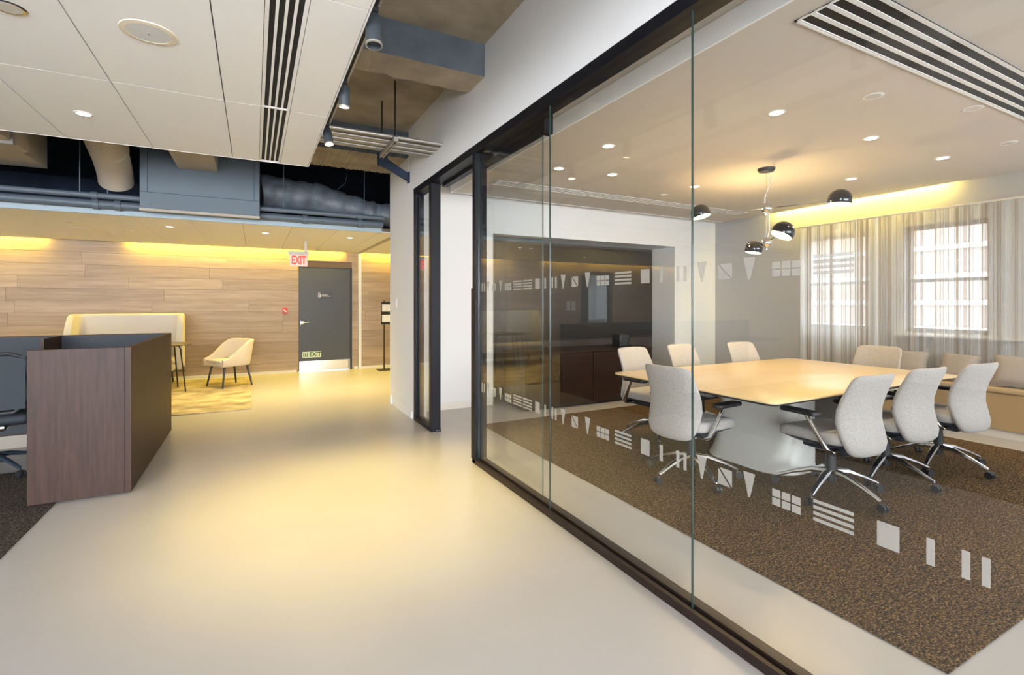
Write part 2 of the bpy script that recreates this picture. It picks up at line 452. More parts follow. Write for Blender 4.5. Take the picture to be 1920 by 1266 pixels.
# deck and beams
S('ceiling', MB().box(LEFT_X-0.2, REAR_Y-0.2, DECK_Z, 1.9, 6.9, DECK_Z+0.2).box(LEFT_X-0.2, 6.9, DECK_Z, ROOM_X+0.2, 13.2, DECK_Z+0.2, 1).box(1.9, REAR_Y-0.2, DECK_Z, ROOM_X+0.2, 6.9, DECK_Z+0.2, 1), [M['concrete'], M['plenum']])  # far deck is tan concrete; its shade is put into the navy colour
def beam(y0, y1, z0, x0, x1, rough):
    """a cast beam with an uneven lower arris; near face painted grey, underside bare"""
    b = MB(); n = 150
    rnd = random.Random(int(y0*10))
    top, low, far, ft = [], [], [], []
    for i in range(n+1):
        x = x0 + (x1-x0)*i/n
        j = rnd.uniform(-rough, rough)
        top.append((x, y0, DECK_Z)); low.append((x, y0 + j*0.4, z0 + j*0.3)); far.append((x, y1 + rnd.uniform(-rough, rough), z0 + rnd.uniform(-rough, rough)*0.3)); ft.append((x, y1, DECK_Z))
    vs_ = top + low + far + ft; N = n+1; f0, f1 = [], []
    for i in range(n):
        f0.append((i, i+1, N+i+1, N+i)); f1.append((N+i, N+i+1, 2*N+i+1, 2*N+i)); f1.append((2*N+i, 2*N+i+1, 3*N+i+1, 3*N+i))
    e = [(0, N, 2*N, 3*N), (n, 3*N+n, 2*N+n, N+n)]
    b.add(vs_, f0, 0); b.add(vs_, f1 + e, 1)
    return b
tag(beam(3.70, 4.05, 3.26, LEFT_X, GX+0.05, 0.022).build('concrete_beam', [M['concrete_grey'], M['concrete']]), kind='structure')
tag(beam(6.05, 6.88, 3.20, 0.15, GX+0.3, 0.03).build('concrete_beam', [M['concrete_grey'], M['concrete']]), kind='structure')

# walls
wb = MB()
for x0, x1, z0, z1 in ((LEFT_X, -5.32, 0, 2.47), (-5.32, -4.54, 2.17, 2.47), (-4.54, 0.80, 0, 2.47), (0.80, 1.84, 2.13, 2.47), (1.84, 6.6, 0, 2.47)):
    wb.box(x0, WOOD_Y+0.028, z0, x1, WOOD_Y+0.16, z1)
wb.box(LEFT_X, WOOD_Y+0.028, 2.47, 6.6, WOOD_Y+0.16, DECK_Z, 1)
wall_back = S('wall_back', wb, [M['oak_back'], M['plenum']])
rows = 12; rh = 2.465/rows
rp = random.Random(3)
for r in range(rows):
    x = LEFT_X - rp.uniform(0, 1.2)
    z0, z1 = r*rh + 0.0015, (r+1)*rh - 0.0015
    while x < 6.5:
        ln = rp.uniform(1.1, 2.3)
        spans = [(max(x, LEFT_X) + 0.0015, min(x+ln, 6.55) - 0.0015)]
        for h0, h1, top in ((-5.32, -4.54, 2.17), (0.80, 1.84, 2.13), (1.965, 2.035, 9)):
            if z0 < top - 0.03:
                ns = []
                for a, b in spans:
                    if b <= h0 or a >= h1: ns.append((a, b))
                    else:
                        if a < h0: ns.append((a, h0))
                        if b > h1: ns.append((h1, b))
                spans = ns
        for a, b in spans:
            if b - a > 0.03:
                d = rp.uniform(0, 0.003)
                MB(off=(a, WOOD_Y, z0)).box(a, WOOD_Y-d, z0, b, WOOD_Y+0.027, z1).build('plank', M['oak'], wall_back).location = (a, WOOD_Y, z0)
        x += ln
bb = S('baseboard_back', MB().box(LEFT_X, WOOD_Y-0.016, 0, -5.36, WOOD_Y-0.004, 0.05).box(-4.5, WOOD_Y-0.016, 0, 0.76, WOOD_Y-0.004, 0.05).box(1.88, WOOD_Y-0.016, 0, 1.96, WOOD_Y-0.004, 0.05).box(2.04, WOOD_Y-0.016, 0, 6.5, WOOD_Y-0.004, 0.05), M['soft_white'])
S('trim_1', MB().box(1.97, WOOD_Y-0.03, 0, 2.03, WOOD_Y+0.02, 2.47), M['white'])      # pale jamb of the folding partition

S('wall_left', MB().box(LEFT_X-0.15, REAR_Y, 0, LEFT_X, WOOD_Y+0.1, DECK_Z), M['soft_white'])
S('wall_rear', MB().box(LEFT_X, REAR_Y-0.15, 0, 1.69, REAR_Y, 0.45).box(LEFT_X, REAR_Y-0.15, 2.75, 1.69, REAR_Y, DECK_Z).box(LEFT_X, REAR_Y-0.15, 0.45, -7.3, REAR_Y, 2.75).box(1.3, REAR_Y-0.15, 0.45, 1.69, REAR_Y, 2.75), M['white'])
wr = struct_empty('window_1', (-3.0, REAR_Y-0.08, 0.45))
fm = MB(off=wr.location)
for k in range(8):
    x = -7.3 + k*8.6/7
    fm.box(x-0.03, REAR_Y-0.11, 0.45, x+0.03, REAR_Y-0.05, 2.75)
fm.box(-7.3, REAR_Y-0.11, 0.45, 1.3, REAR_Y-0.05, 0.50).box(-7.3, REAR_Y-0.11, 2.70, 1.3, REAR_Y-0.05, 2.75)
fm.build('window_frame', M['win_frame'], wr)

# solid wall above the glass, pier beyond the sidelight, meeting room walls
S('wall_corridor', MB().box(GX, -0.5, 2.76, GX+0.16, 5.97, DECK_Z).box(GX, 5.75, 0, GX+0.16, 5.98, 2.76).box(GX, REAR_Y, 0, GX+0.16, -0.501, DECK_Z), M['white'])
NX0, NX1, NZ, ND = 2.91, 6.317, 2.35, 0.55
we = MB()
we.box(GX, 5.981, 0, GX+0.16, 6.9, 3.2).box(GX+0.16, ROOM_Y, 0, NX0, 6.9, 3.4).box(NX0, ROOM_Y, NZ, NX1, 6.9, 3.4).box(NX1, ROOM_Y, 0, ROOM_X+0.2, 6.9, 3.4).box(NX0, ROOM_Y+ND, 0, NX1, 6.9, NZ)
S('wall_end', we, M['white'])
S('wall_near', MB().box(GX+0.16, -2.35, 0, ROOM_X+0.2, -2.2, 0.9).box(GX+0.16, -2.35, 2.4, ROOM_X+0.2, -2.2, DECK_Z).box(GX+0.16, -2.35, 0.9, 2.4, -2.2, 2.4).box(7.0, -2.35, 0.9, ROOM_X+0.2, -2.2, 2.4), M['white'])
wn = struct_empty('window_7', (4.7, -2.28, 0.9))  # made-up window, added to let the fill light in
fm = MB(off=wn.location)
for k in range(5):
    x = 2.4 + k*4.6/4
    fm.box(x-0.03, -2.31, 0.9, x+0.03, -2.25, 2.4)
fm.box(2.4, -2.31, 0.9, 7.0, -2.25, 0.95).box(2.4, -2.31, 2.35, 7.0, -2.25, 2.4).build('window_frame', M['win_frame'], wn)
S('wall_hall', MB().box(6.6, 6.9, 0, 6.75, WOOD_Y+0.16, DECK_Z), M['soft_white'])
WZ0, WZ1 = 1.03, 2.36
wins = [(3.62, 4.53), (2.40, 3.22), (1.10, 1.95), (-0.1, 0.75)]
ww = MB(); wx0, wx1 = ROOM_X, ROOM_X+0.22
ww.box(wx0, -2.4, 0, wx1, 6.9, WZ0).box(wx0, -2.4, WZ1, wx1, 6.9, DECK_Z)
ed = [-2.4] + [q for w in sorted(wins) for q in w] + [6.9]
for i in range(0, len(ed), 2): ww.box(wx0, ed[i], WZ0, wx1, ed[i+1], WZ1)
S('wall_window', ww, M['grey_wall'])
for i, (y0, y1) in enumerate(wins):
    w = struct_empty('window_%d' % (i+2), (ROOM_X+0.12, (y0+y1)/2, WZ0))
    fr = MB(off=w.location); X0, X1 = ROOM_X+0.09, ROOM_X+0.15
    fr.box(X0, y0, WZ0, X1, y0+0.045, WZ1).box(X0, y1-0.045, WZ0, X1, y1, WZ1).box(X0, y0, WZ0, X1, y1, WZ0+0.05).box(X0, y0, WZ1-0.05, X1, y1, WZ1)
    fr.build('window_frame', M['win_frame'], w, bevel=0.004, seg=1)
    MB(off=w.location).box(X0-0.015, y0+0.045, 1.655, X1, y1-0.045, 1.695).build('meeting_rail', M['win_frame'], w)
    MB(off=w.location).box(X0+0.025, y0+0.045, WZ0+0.05, X0+0.031, y1-0.045, 1.655).build('pane', M['win_glass'], w)
    MB(off=w.location).box(X0+0.025, y0+0.045, 1.695, X0+0.031, y1-0.045, WZ1-0.05).build('pane', M['win_glass'], w)
    portal('daylight_portal', (ROOM_X+0.21, (y0+y1)/2, (WZ0+WZ1)/2), (0, PI/2, 0), WZ1-WZ0, y1-y0)
S('trim_2', MB().box(ROOM_X-0.10, -0.5, 0.985, ROOM_X-0.002, 3.30, 1.015), M['soft_white'])    # window stool
S('baseboard_end', MB().box(GX+0.17, ROOM_Y-0.012, 0, NX0-0.01, ROOM_Y-0.002, 0.09), M['soft_white'])
S('baseboard_corridor', MB().box(GX-0.010, 5.80, 0, GX-0.002, 6.895, 0.09), M['white'])

# niche lining
S('trim_3', MB().box(NX0+0.002, ROOM_Y+ND-0.02, 0.0, NX1-0.002, ROOM_Y+ND-0.002, NZ-0.002), M['niche'])

# meeting room ceilings
S('ceiling', MB().box(GX+0.16, -2.2, 2.925, ROOM_X, ROOM_Y, 3.0), M['room_ceiling'])
rc = MB().box(2.22, -2.15, RC_Z, 7.20, 5.86, RC_Z+0.12)
S('ceiling', rc, M['room_ceiling'])
S('trim_4', MB().box(2.205, -2.15, RC_Z-0.004, 2.22, 5.875, RC_Z+0.122).box(2.22, 5.86, RC_Z-0.004, 7.20, 5.875, RC_Z+0.122), mat('bright_white_fascia', (0.90, 0.91, 0.93), 0.7))

# ceiling cloud over the reception, one panel per piece
xs = [LEFT_X+0.05]
q = -1.36
left = []
while q > LEFT_X + 0.3: left.append(q); q -= 0.602
xs += left[::-1] + [-0.777, -0.175, 0.045]
ys = [CLOUD_Y, 3.81, 2.33, 0.85, -0.63, -2.11, -3.59, REAR_Y+0.02]
cloud = S('ceiling', MB().box(LEFT_X+0.04, REAR_Y+0.02, CLOUD_Z+0.02, CLOUD_X-0.01, CLOUD_Y-0.01, CLOUD_Z+0.09), M['seam'])
for j in range(len(ys)-1):
    y1, y0 = ys[j], ys[j+1]
    for a, b in list(zip(xs[:-1], xs[1:])) + [(0.225, CLOUD_X)]:
        MB(off=((a+b)/2, (y0+y1)/2, CLOUD_Z)).box(a+0.003, y0+0.003, CLOUD_Z, b-0.003, y1-0.003, CLOUD_Z+0.02).build('ceiling_panel', M['panel'], cloud).location = ((a+b)/2, (y0+y1)/2, CLOUD_Z)
S('trim_5', MB().box(CLOUD_X, REAR_Y+0.02, CLOUD_Z-0.002, CLOUD_X+0.008, CLOUD_Y+0.008, CLOUD_Z+0.10).box(LEFT_X+0.04, CLOUD_Y, CLOUD_Z-0.002, CLOUD_X, CLOUD_Y+0.008, CLOUD_Z+0.10), M['panel'])

# lower ceiling by the plank wall
lows = [q for q in [1.68, 1.08, 0.47, -0.13, -0.73, -1.33, -1.95]]
q = -2.55
while q > LEFT_X + 0.2: lows.append(q); q -= 0.605
lows.append(LEFT_X + 0.02)
low = S('ceiling', MB().box(LEFT_X+0.02, LOW_Y0, LOW_Z+0.015, 1.93, LOW_Y1-0.01, LOW_Z+0.06).box(2.01, 6.92, LOW_Z+0.015, 6.58, LOW_Y1-0.01, LOW_Z+0.06), M['seam'])
lx = [1.93] + lows
for a, b in zip(lx[1:], lx[:-1]):
    MB(off=((a+b)/2, 9, LOW_Z)).box(a+0.0025, LOW_Y0, LOW_Z, b-0.0025, LOW_Y1, LOW_Z+0.015).build('ceiling_panel', M['panel'], low).location = ((a+b)/2, 9, LOW_Z)
for k in range(7):
    a = 2.01 + k*0.65
    MB(off=(a, 9, LOW_Z)).box(a+0.0025, 6.92, LOW_Z, a+0.6475, LOW_Y1, LOW_Z+0.015).build('ceiling_panel', M['panel'], low).location = (a, 9, LOW_Z)
S('cove_light_blocker', MB().box(LEFT_X+0.02, LOW_Y1-0.03, LOW_Z+0.14, 6.58, WOOD_Y+0.02, LOW_Z+0.16).box(LEFT_X+0.02, LOW_Y1-0.03, LOW_Z+0.061, 6.58, LOW_Y1-0.012, LOW_Z+0.14), M['plenum'])   # unseen lid added to keep cove light out of the plenum
S('trim_6', MB().box(LEFT_X+0.02, LOW_Y0-0.02, LOW_Z-0.004, 1.69, LOW_Y0-0.001, LOW_Z+0.06), M['fascia'])
S('trim_7', MB().box(1.935, 6.95, LOW_Z-0.004, 2.005, LOW_Y1+0.15, LOW_Z+0.05), M['galv'])      # partition track

# small lit room beyond the doorway
S('wall_pantry', MB().box(-6.4, 12.9, 0, -3.6, 13.0, 2.6).box(-6.5, 10.97, 0, -6.4, 13.0, 2.6).box(-3.6, 10.97, 0, -3.5, 13.0, 2.6).box(-6.5, 10.97, 2.5, -3.5, 13.0, 2.6), M['white'])
t = thing('pantry_counter', 'white counter in the lit pantry beyond the left doorway', 'counter', (-5.0, 12.6, 0))
MB(off=t.location).box(-6.3, 12.35, 0, -3.7, 12.88, 0.86).build('cabinet_body', M['white'], t)
MB(off=t.location).box(-6.3, 12.31, 0.86, -3.7, 12.88, 0.90).build('worktop', M['soft_white'], t)
t = thing('pantry_lamp', 'square ceiling lamp in the pantry beyond the left doorway', 'ceiling lamp', (-5.0, 12.0, 2.47))
MB(off=t.location).box(-5.3, 11.7, 2.47, -4.7, 12.3, 2.5).build('lamp_frame', M['white'], t)
light('AREA', 'pantry_lamp_light', (0, 0, -0.02), 45, (0.80, 0.93, 1.0), t, (0, 0, 0), 0.5)

# ------------------------------------------------------------------ glazed partition (panes, frame, decals)
PX = GX + 0.03
part = struct_empty('window_6', (GX, 2.0, 0))
O = part.location
MB(off=O).box(GX, -0.5, 2.69, GX+0.13, 5.75, 2.758).build('header', M['frame'], part)
MB(off=O).box(GX+0.128, 3.0, 2.66, GX+0.19, 5.1, 2.755).box(GX+0.128, 2.97, 2.60, GX+0.20, 3.03, 2.74).build('sliding_track', M['frame'], part)
sill = MB(off=O)
sill.box(GX, -0.5, 0, GX+0.028, 3.97, 0.042).box(GX+0.044, -0.5, 0, GX+0.10, 3.97, 0.050, 0)
sill.build('sill', M['frame_brown'], part, bevel=0.003, seg=1)
MB(off=O).box(GX+0.028, -0.5, 0, GX+0.044, 3.97, 0.030).build('sill_groove', M['groove'], part)
for y0, y1, n in ((3.905, 3.965, 'post'), (5.10, 5.17, 'post'), (5.695, 5.75, 'post')):
    MB(off=O).box(GX, y0, 0, GX+0.11, y1, 2.69).build(n, M['frame'], part, bevel=0.003, seg=1)
MB(off=O).box(GX, 5.17, 0, GX+0.10, 5.695, 0.045).build('sidelight_sill', M['frame'], part)
def pane(y0, y1, x=PX, z0=0.03, z1=2.70, name='glass_pane', parent=part, off=O):
    p = MB(off=off)
    vs_ = [(x,y0,z0),(x+0.010,y0,z0),(x+0.010,y1,z0),(x,y1,z0),(x,y0,z1),(x+0.010,y0,z1),(x+0.010,y1,z1),(x,y1,z1)]
    p.add(vs_, [(1,2,6,5),(3,0,4,7)], 0); p.add(vs_, [(0,1,5,4),(2,3,7,6)], 1)
    return p.build(name, [M['glass'], M['glass_edge']], parent)
JO = [3.905, 2.748, 1.561, 0.374, -0.5]
panes = [pane(b+0.002, a-0.002) for a, b in zip(JO[:-1], JO[1:])]
pane(5.17, 5.695, PX, 0.045, 2.70)

def uY(u, x=PX):
    a = (u-960)/F_PX; c, s = math.cos(YAW), math.sin(YAW)
    return x*(-a*s + c)/(a*c + s)
# frosted figures: two bands of the same row
kinds = ['bars', 'bar', 'rect', 'lines', 'grid', 'tri', 'diag']
pos = []
marks = [(0.591,'bars'),(0.691,'bar'),(0.798,'rect'),(0.96,'lines'),(1.125,'grid'),(1.275,'tri'),(1.385,'diag'),(1.505,'tri'),(1.62,'bars'),(1.745,'bar'),(1.853,'rect'),(2.02,'lines'),(2.19,'grid'),(2.33,'tri'),(2.457,'diag'),(2.585,'tri'),(2.69,'bars'),
         (2.80,'bar'),(2.90,'rect'),(3.04,'lines'),(3.19,'lines'),(3.34,'grid'),(3.47,'tri'),(3.585,'diag'),(3.70,'tri'),(3.80,'bars'),(0.45,'tri'),(0.32,'diag')]
def figure(k, b, y, z0, z1):
    x0, x1 = PX-0.0012, PX-0.0002
    h = z1-z0
    fn = lambda p, d: (d, y + p[0], z0 + p[1])
    def quad(a0, a1, c0, c1): b.box(x0, y+a0, z0+c0, x1, y+a1, z0+c1)
    if k == 'bars': quad(-0.030, -0.012, 0, h); quad(0.012, 0.030, 0, h)
    elif k == 'bar': quad(-0.010, 0.010, 0, h)
    elif k == 'rect': quad(-0.030, 0.030, 0, h)
    elif k == 'lines':
        for i in range(4): quad(-0.065, 0.065, i*h*0.27, i*h*0.27+h*0.15)
    elif k == 'grid':
        for i in range(3):
            for j in range(2): quad(-0.055+i*0.038, -0.023+i*0.038, j*h*0.42, j*h*0.42+h*0.36)
    elif k == 'tri': b.prism([(-0.026, h*1.15), (0.026, h*1.15), (0.004, -h*0.1), (-0.004, -h*0.1)], fn, x0, x1)
    elif k == 'diag':
        b.prism([(-0.032, h*0.04), (0.028, h*0.9), (-0.032, h*0.9)], fn, x0, x1); b.prism([(-0.024, 0), (0.034, 0), (0.034, h*0.84)], fn, x0, x1)
for y, k in marks:
    par = next(p for p, (a, b) in zip(panes, zip(JO[:-1], JO[1:])) if b <= y <= a)
    for z0, z1 in ((0.638, 0.715), (1.490, 1.560)):
        if z0 > 1 and y < 0.9: continue
        b = MB(off=O); figure(k, b, y, z0, z1)
        b.build('decal', M['decal'], par)

# sliding glass door, standing open behind the first pane
door = struct_empty('door_1', (GX+0.15, 3.4, 0))
dp = pane(3.035, 4.18, GX+0.150, 0.012, 2.63, 'door_leaf', door, door.location)
MB(off=O).box(GX+0.001, 3.966, 0.03, GX+0.030, 3.998, 1.525).build('jamb_pull', M['frame_brown'], part, bevel=0.003, seg=1)
MB(off=door.location).box(GX+0.149, 3.04, 2.60, GX+0.163, 4.175, 2.66).build('top_rail', M['frame'], door)
tag(MB(off=(GX+0.12, 5.09, 0)).box(GX+0.05, 5.075, 0, GX+0.11, 5.099, 0.028).build('floor_guide', M['black'], None, bevel=0.004), 'small black door guide on the floor at the post foot', 'door guide')

# ------------------------------------------------------------------ charcoal door B in the plank wall
d2 = struct_empty('door_2', (1.32, WOOD_Y, 0))
D = d2.location
MB(off=D).box(0.805, WOOD_Y-0.004, 0.012, 1.80, WOOD_Y+0.04, 2.118).build('door_leaf', M['door'], d2, bevel=0.003, seg=1)
MB(off=D).box(0.80, WOOD_Y+0.005, 0, 0.806, WOOD_Y+0.06, 2.13).box(1.80, WOOD_Y-0.012, 0, 1.84, WOOD_Y+0.06, 2.13).box(0.80, WOOD_Y-0.006, 2.118, 1.84, WOOD_Y+0.06, 2.13).build('door_frame', M['black'], d2)
MB(off=D).box(0.815, WOOD_Y-0.007, 0.015, 1.765, WOOD_Y-0.003, 0.215).build('kick_plate', M['steel'], d2)
lev = MB(off=D)
my = Matrix.Rotation(PI/2, 3, 'X')
lev.lathe([(0.036, 0), (0.036, 0.012), (0.020, 0.016), (0.012, 0.05)], (0.868, WOOD_Y-0.004, 1.00), 20, 0, my)
lev.tube([(0.868, WOOD_Y-0.05, 1.00), (0.90, WOOD_Y-0.055, 1.00), (0.985, WOOD_Y-0.05, 0.998)], [0.011, 0.010, 0.008], 10)
lev.build('lever_handle', M['steel'], d2, smooth=True)
MB(off=D).box(0.83, WOOD_Y-0.012, 1.0-0.06, 0.832, WOOD_Y-0.004, 1.06).build('latch_plate', M['steel'], d2)
MB(off=D).box(1.77, WOOD_Y-0.01, 0.0, 1.80, WOOD_Y-0.003, 0.22).build('hinge_guard', M['galv'], d2)

def text_mesh(body, size, name, m, parent, loc, rot=(PI/2, 0, 0), extrude=0.001, bold=0.0, sx=1.0):
    cu = bpy.data.curves.new(name, 'FONT'); cu.body = body; cu.size = size; cu.extrude = extrude; cu.offset = bold
    cu.align_x = 'CENTER'; cu.align_y = 'CENTER'
    o = bpy.data.objects.new(name, cu); COL.objects.link(o)
    bpy.context.view_layer.update()
    me = bpy.data.meshes.new_from_object(o.evaluated_get(bpy.context.evaluated_depsgraph_get()))
    bpy.data.objects.remove(o)
    me.materials.clear(); me.materials.append(m)
    r = bpy.data.objects.new(name, me); COL.objects.link(r)
    r.parent = parent; r.location = loc; r.rotation_euler = rot; r.scale = (sx, 1, 1)
    return r
plq = MB(off=D).box(1.155, WOOD_Y-0.010, 1.475, 1.445, WOOD_Y-0.004, 1.625).build('door_plaque', mat('plaque_grey', (0.042, 0.046, 0.055), 0.4), d2)
text_mesh('B', 0.105, 'plaque_letter', M['print'], plq, (-0.125, -0.012, 1.545), bold=0.002)
MB(off=D).box(1.165, WOOD_Y-0.0115, 1.598, 1.215, WOOD_Y-0.010, 1.606).box(1.235, WOOD_Y-0.0115, 1.556, 1.355, WOOD_Y-0.010, 1.567).box(1.235, WOOD_Y-0.0115, 1.533, 1.405, WOOD_Y-0.010, 1.544).build('plaque_print', M['print'], plq)
stk = MB(off=D).box(0.87, WOOD_Y-0.0065, 0.285, 1.225, WOOD_Y-0.004, 0.405).build('exit_sticker', M['glow'], d2)
text_mesh('EXIT', 0.125, 'sticker_letters', M['green'], stk, (-0.205, -0.008, 0.345), bold=0.004, sx=0.86)
icon = MB(off=D).box(0.885, WOOD_Y-0.008, 0.30, 0.895, WOOD_Y-0.0065, 0.39).box(0.958, WOOD_Y-0.008, 0.30, 0.980, WOOD_Y-0.0065, 0.39)
icon.obox((0.925, WOOD_Y-0.007, 0.350), ((1,0,0.5),(0,1,0),(-0.5,0,1)), (0.008, 0.0007, 0.024)).obox((0.918, WOOD_Y-0.007, 0.318), ((1,0,-0.8),(0,1,0),(0.8,0,1)), (0.006, 0.0007, 0.018)).obox((0.938, WOOD_Y-0.007, 0.320), ((1,0,0.8),(0,1,0),(-0.8,0,1)), (0.006, 0.0007, 0.018)).lathe([(0.009, 0), (0.009, 0.0015)], (0.933, WOOD_Y-0.0065, 0.384), 12, 0, my)
icon.build('sticker_running_figure', M['green'], stk)

# doorway in the plank wall, left of the frame (seen mirrored in the glass)
d3 = struct_empty('door_3', (-4.93, WOOD_Y, 0))
MB(off=d3.location).box(-5.36, WOOD_Y-0.02, 0, -5.32, WOOD_Y+0.18, 2.21).box(-4.54, WOOD_Y-0.02, 0, -4.50, WOOD_Y+0.18, 2.21).box(-5.36, WOOD_Y-0.02, 2.17, -4.50, WOOD_Y+0.18, 2.21).build('door_frame', M['door'], d3)
MB(off=d3.location).box(-4.485, WOOD_Y-0.06, 0.01, -4.29, WOOD_Y-0.03, 2.15).build('door_leaf', M['door'], d3)
for x, s, lb in ((-4.02, 0.1, 'white printed notice on planks beside the left doorway, nearer the door'), (-3.86, 0.09, 'small patterned notice on planks left of the doorway, farther from the door')):
    tag(MB(off=(x, WOOD_Y-0.01, 1.35)).box(x-s, WOOD_Y-0.012, 1.2, x+s*0.2, WOOD_Y-0.006, 1.45).build('wall_notice', M['paper'], None), lb, 'notice')

# ================================================================== CARPETS
tag(MB(off=(4.3, 3.0, 0)).box(2.30, 0.87, 0.001, 6.36, 5.13, 0.008).build('carpet', M['carpet'], None), 'brown and black flecked carpet under the meeting table', 'carpet')
tag(MB(off=(-3.5, 1.5, 0)).box(-6.8, -3.6, 0.001, -1.22, 5.45, 0.008).build('carpet', M['carpet_dark'], None), 'dark flecked carpet behind the walnut reception desk', 'carpet')
rug = tag(MB(off=(-1.4, 8.9, 0)).box(-2.9, 7.30, 0.001, -0.035, 10.5, 0.012).build('area_rug', M['rug'], None), 'mottled gold rug under the lounge sofa and bucket chair', 'rug')

# ================================================================== CEILING SERVICES
# slot diffusers
def slot_diffuser(name, label, x0, x1, y0, y1, z, slots, along, breaks=(), fw=0.012):
    t = thing(name, label, 'air diffuser', ((x0+x1)/2, (y0+y1)/2, z))
    o = t.location
    MB(off=o).box(x0, y0, z-0.003, x1, y1, z-0.001).build('dark_backing', M['groove'], t)
    f = MB(off=o); zz0, zz1 = z-0.008, z-0.003
    f.box(x0, y0, zz0, x1, y0+fw, zz1).box(x0, y1-fw, zz0, x1, y1, zz1).box(x0, y0, zz0, x0+fw, y1, zz1).box(x1-fw, y0, zz0, x1, y1, zz1)
    for b in breaks:
        if along == 'Y': f.box(x0, b-0.012, zz0-0.001, x1, b+0.012, zz1)
        else: f.box(b-0.012, y0, zz0-0.001, b+0.012, y1, zz1)
    f.build('frame', M['panel'], t)
    a0, a1 = (x0, x1) if along == 'Y' else (y0, y1)
    step = (a1-a0-2*fw)/slots
    for k in range(slots+1):
        c = a0 + fw + k*step
        w = step*0.17
        s0, s1 = max(a0, c-w), min(a1, c+w)
        if along == 'Y': MB(off=o).box(s0, y0, zz0+0.001, s1, y1, zz1).build('slat', M['panel'], t)
        else: MB(off=o).box(x0, s0, zz0+0.001, x1, s1, zz1).build('slat', M['panel'], t)
    return t
slot_diffuser('slot_diffuser', 'long four slot air diffuser in the reception ceiling panels', 0.045, 0.225, -3.0, CLOUD_Y-0.02, CLOUD_Z+0.010, 4, 'Y', (3.81, 2.33, 0.85))
slot_diffuser('slot_diffuser', 'wide four slot diffuser at top right of the meeting ceiling', 2.385, 6.6, 1.20, 1.515, RC_Z, 4, 'X')
slot_diffuser('slot_diffuser', 'narrow slot diffuser along the far end of the meeting ceiling', 2.47, 6.75, 5.03, 5.24, RC_Z, 4, 'X')

# recessed downlights
def downlight(loc, label, group, lit=True, r=0.055, watts=0, color=WARM, spot=1.9, trim=None):
    t = thing('recessed_downlight', label, 'downlight', loc, 0, group)
    MB().lathe([(r*0.82, 0.004), (r*0.82, -0.003), (r, -0.005), (r*1.14, -0.002), (r*1.14, 0.004)], n=24).build('trim_ring', trim or M['panel'], t, smooth=True)
    MB().lathe([(0.001, -0.0042), (r*0.84, -0.0042), (r*0.84, 0.001), (0.001, 0.001)], n=24).build('lens', M['lens'] if lit else M['lens_off'], t)
    if watts: light('SPOT', 'downlight_beam', (0, 0, -0.012), watts, color, t, (0, 0, 0), 0.05, spot=spot, blend=0.9)
    return t
G1 = 'downlights in the meeting room ceiling'
for x, y, lit, w, lb in ((3.42, 2.31, 1, 26, 'large lit downlight left of the pendant, between pendant and wide diffuser'),
                    (4.66, 2.29, 1, 26, 'lit downlight right of the pendant, middle of the near row'),
                    (5.91, 2.28, 1, 26, 'lit downlight closest to the window wall and upper right'),
                    (3.47, 4.25, 1, 26, 'lit downlight in the middle pane, left of the central glass joint'),
                    (2.81, 3.50, 1, 10, 'small yellow lit downlight upper middle pane near the white fascia'),
                    (2.82, 4.32, 1, 10, 'small yellow lit downlight just right of the double glass edge'),
                    (4.71, 4.23, 1, 26, 'lit downlight just right of the central glass joint above the black shade'),
                    (3.73, 1.82, 0, 0, 'unlit downlight between the wide diffuser and lit near row'),
                    (4.60, 1.60, 0, 0, 'unlit downlight tight beside the wide diffuser at upper right'),
                    (5.87, 1.80, 0, 0, 'unlit downlight at the far right edge of the ceiling'),
                    (5.98, 3.14, 1, 0, 'faint lit downlight right of the pendant canopy')):
    downlight((x, y, RC_Z), lb, G1, lit, 0.055, w, (1.0, 0.82, 0.56))
G2 = 'downlights in the low ceiling by the plank wall'
for x, y, lit, w, lb in ((-1.03, 8.21, 1, 45, 'lit downlight in low ceiling above the sofa'),
                    (0.156, 8.28, 1, 150, 'lit downlight in low ceiling left of the exit sign'),
                    (1.373, 8.25, 1, 150, 'lit downlight in low ceiling right of the exit sign'),
                    (-2.11, 8.27, 0, 0, 'unlit downlight in low ceiling, front of the left cluster'),
                    (-2.24, 9.73, 0, 0, 'unlit downlight in low ceiling, rear of the left cluster'),
                    (-1.617, 8.91, 0, 0, 'unlit downlight in low ceiling between the cluster and the lit one'),
                    (-3.25, 9.2, 1, 60, 'lit downlight in low ceiling at the left picture edge'),
                    (3.0, 9.0, 1, 90, 'added unseen downlight in the hall ceiling behind the white pier')):  # hidden lamp added to light the hall planks yellow
    downlight((x, y, LOW_Z), lb, G2, lit, 0.05, w, (1.0, 0.78, 0.31), 2.1)
for x, y, r, lb in ((1.416, 9.11, 0.09, 'flat round speaker disc in low ceiling right of exit sign'), (-2.18, 8.97, 0.10, 'flat round speaker disc in low ceiling over the desk')):
    t = thing('ceiling_speaker', lb, 'speaker', (x, y, LOW_Z), 0, 'round ceiling speakers')
    MB().lathe([(r*0.8, 0.001), (r*0.8, -0.004), (r, -0.003), (r, 0.001)], n=28).build('trim_ring', M['soft_white'], t, smooth=True)
    MB().lathe([(0.001, -0.005), (r*0.82, -0.003), (r*0.82, 0.0)], n=28).build('grille', M['panel'], t, smooth=True)
t = thing('ceiling_speaker', 'big round speaker with pale grille in the reception ceiling', 'speaker', (-0.468, 3.035, CLOUD_Z), 0, 'round ceiling speakers')
MB().lathe([(0.095, 0.001), (0.095, -0.006), (0.120, -0.004), (0.122, 0.001)], n=40).build('trim_ring', mat('speaker_ring_cream', (0.72, 0.63, 0.50), 0.6), t, smooth=True)
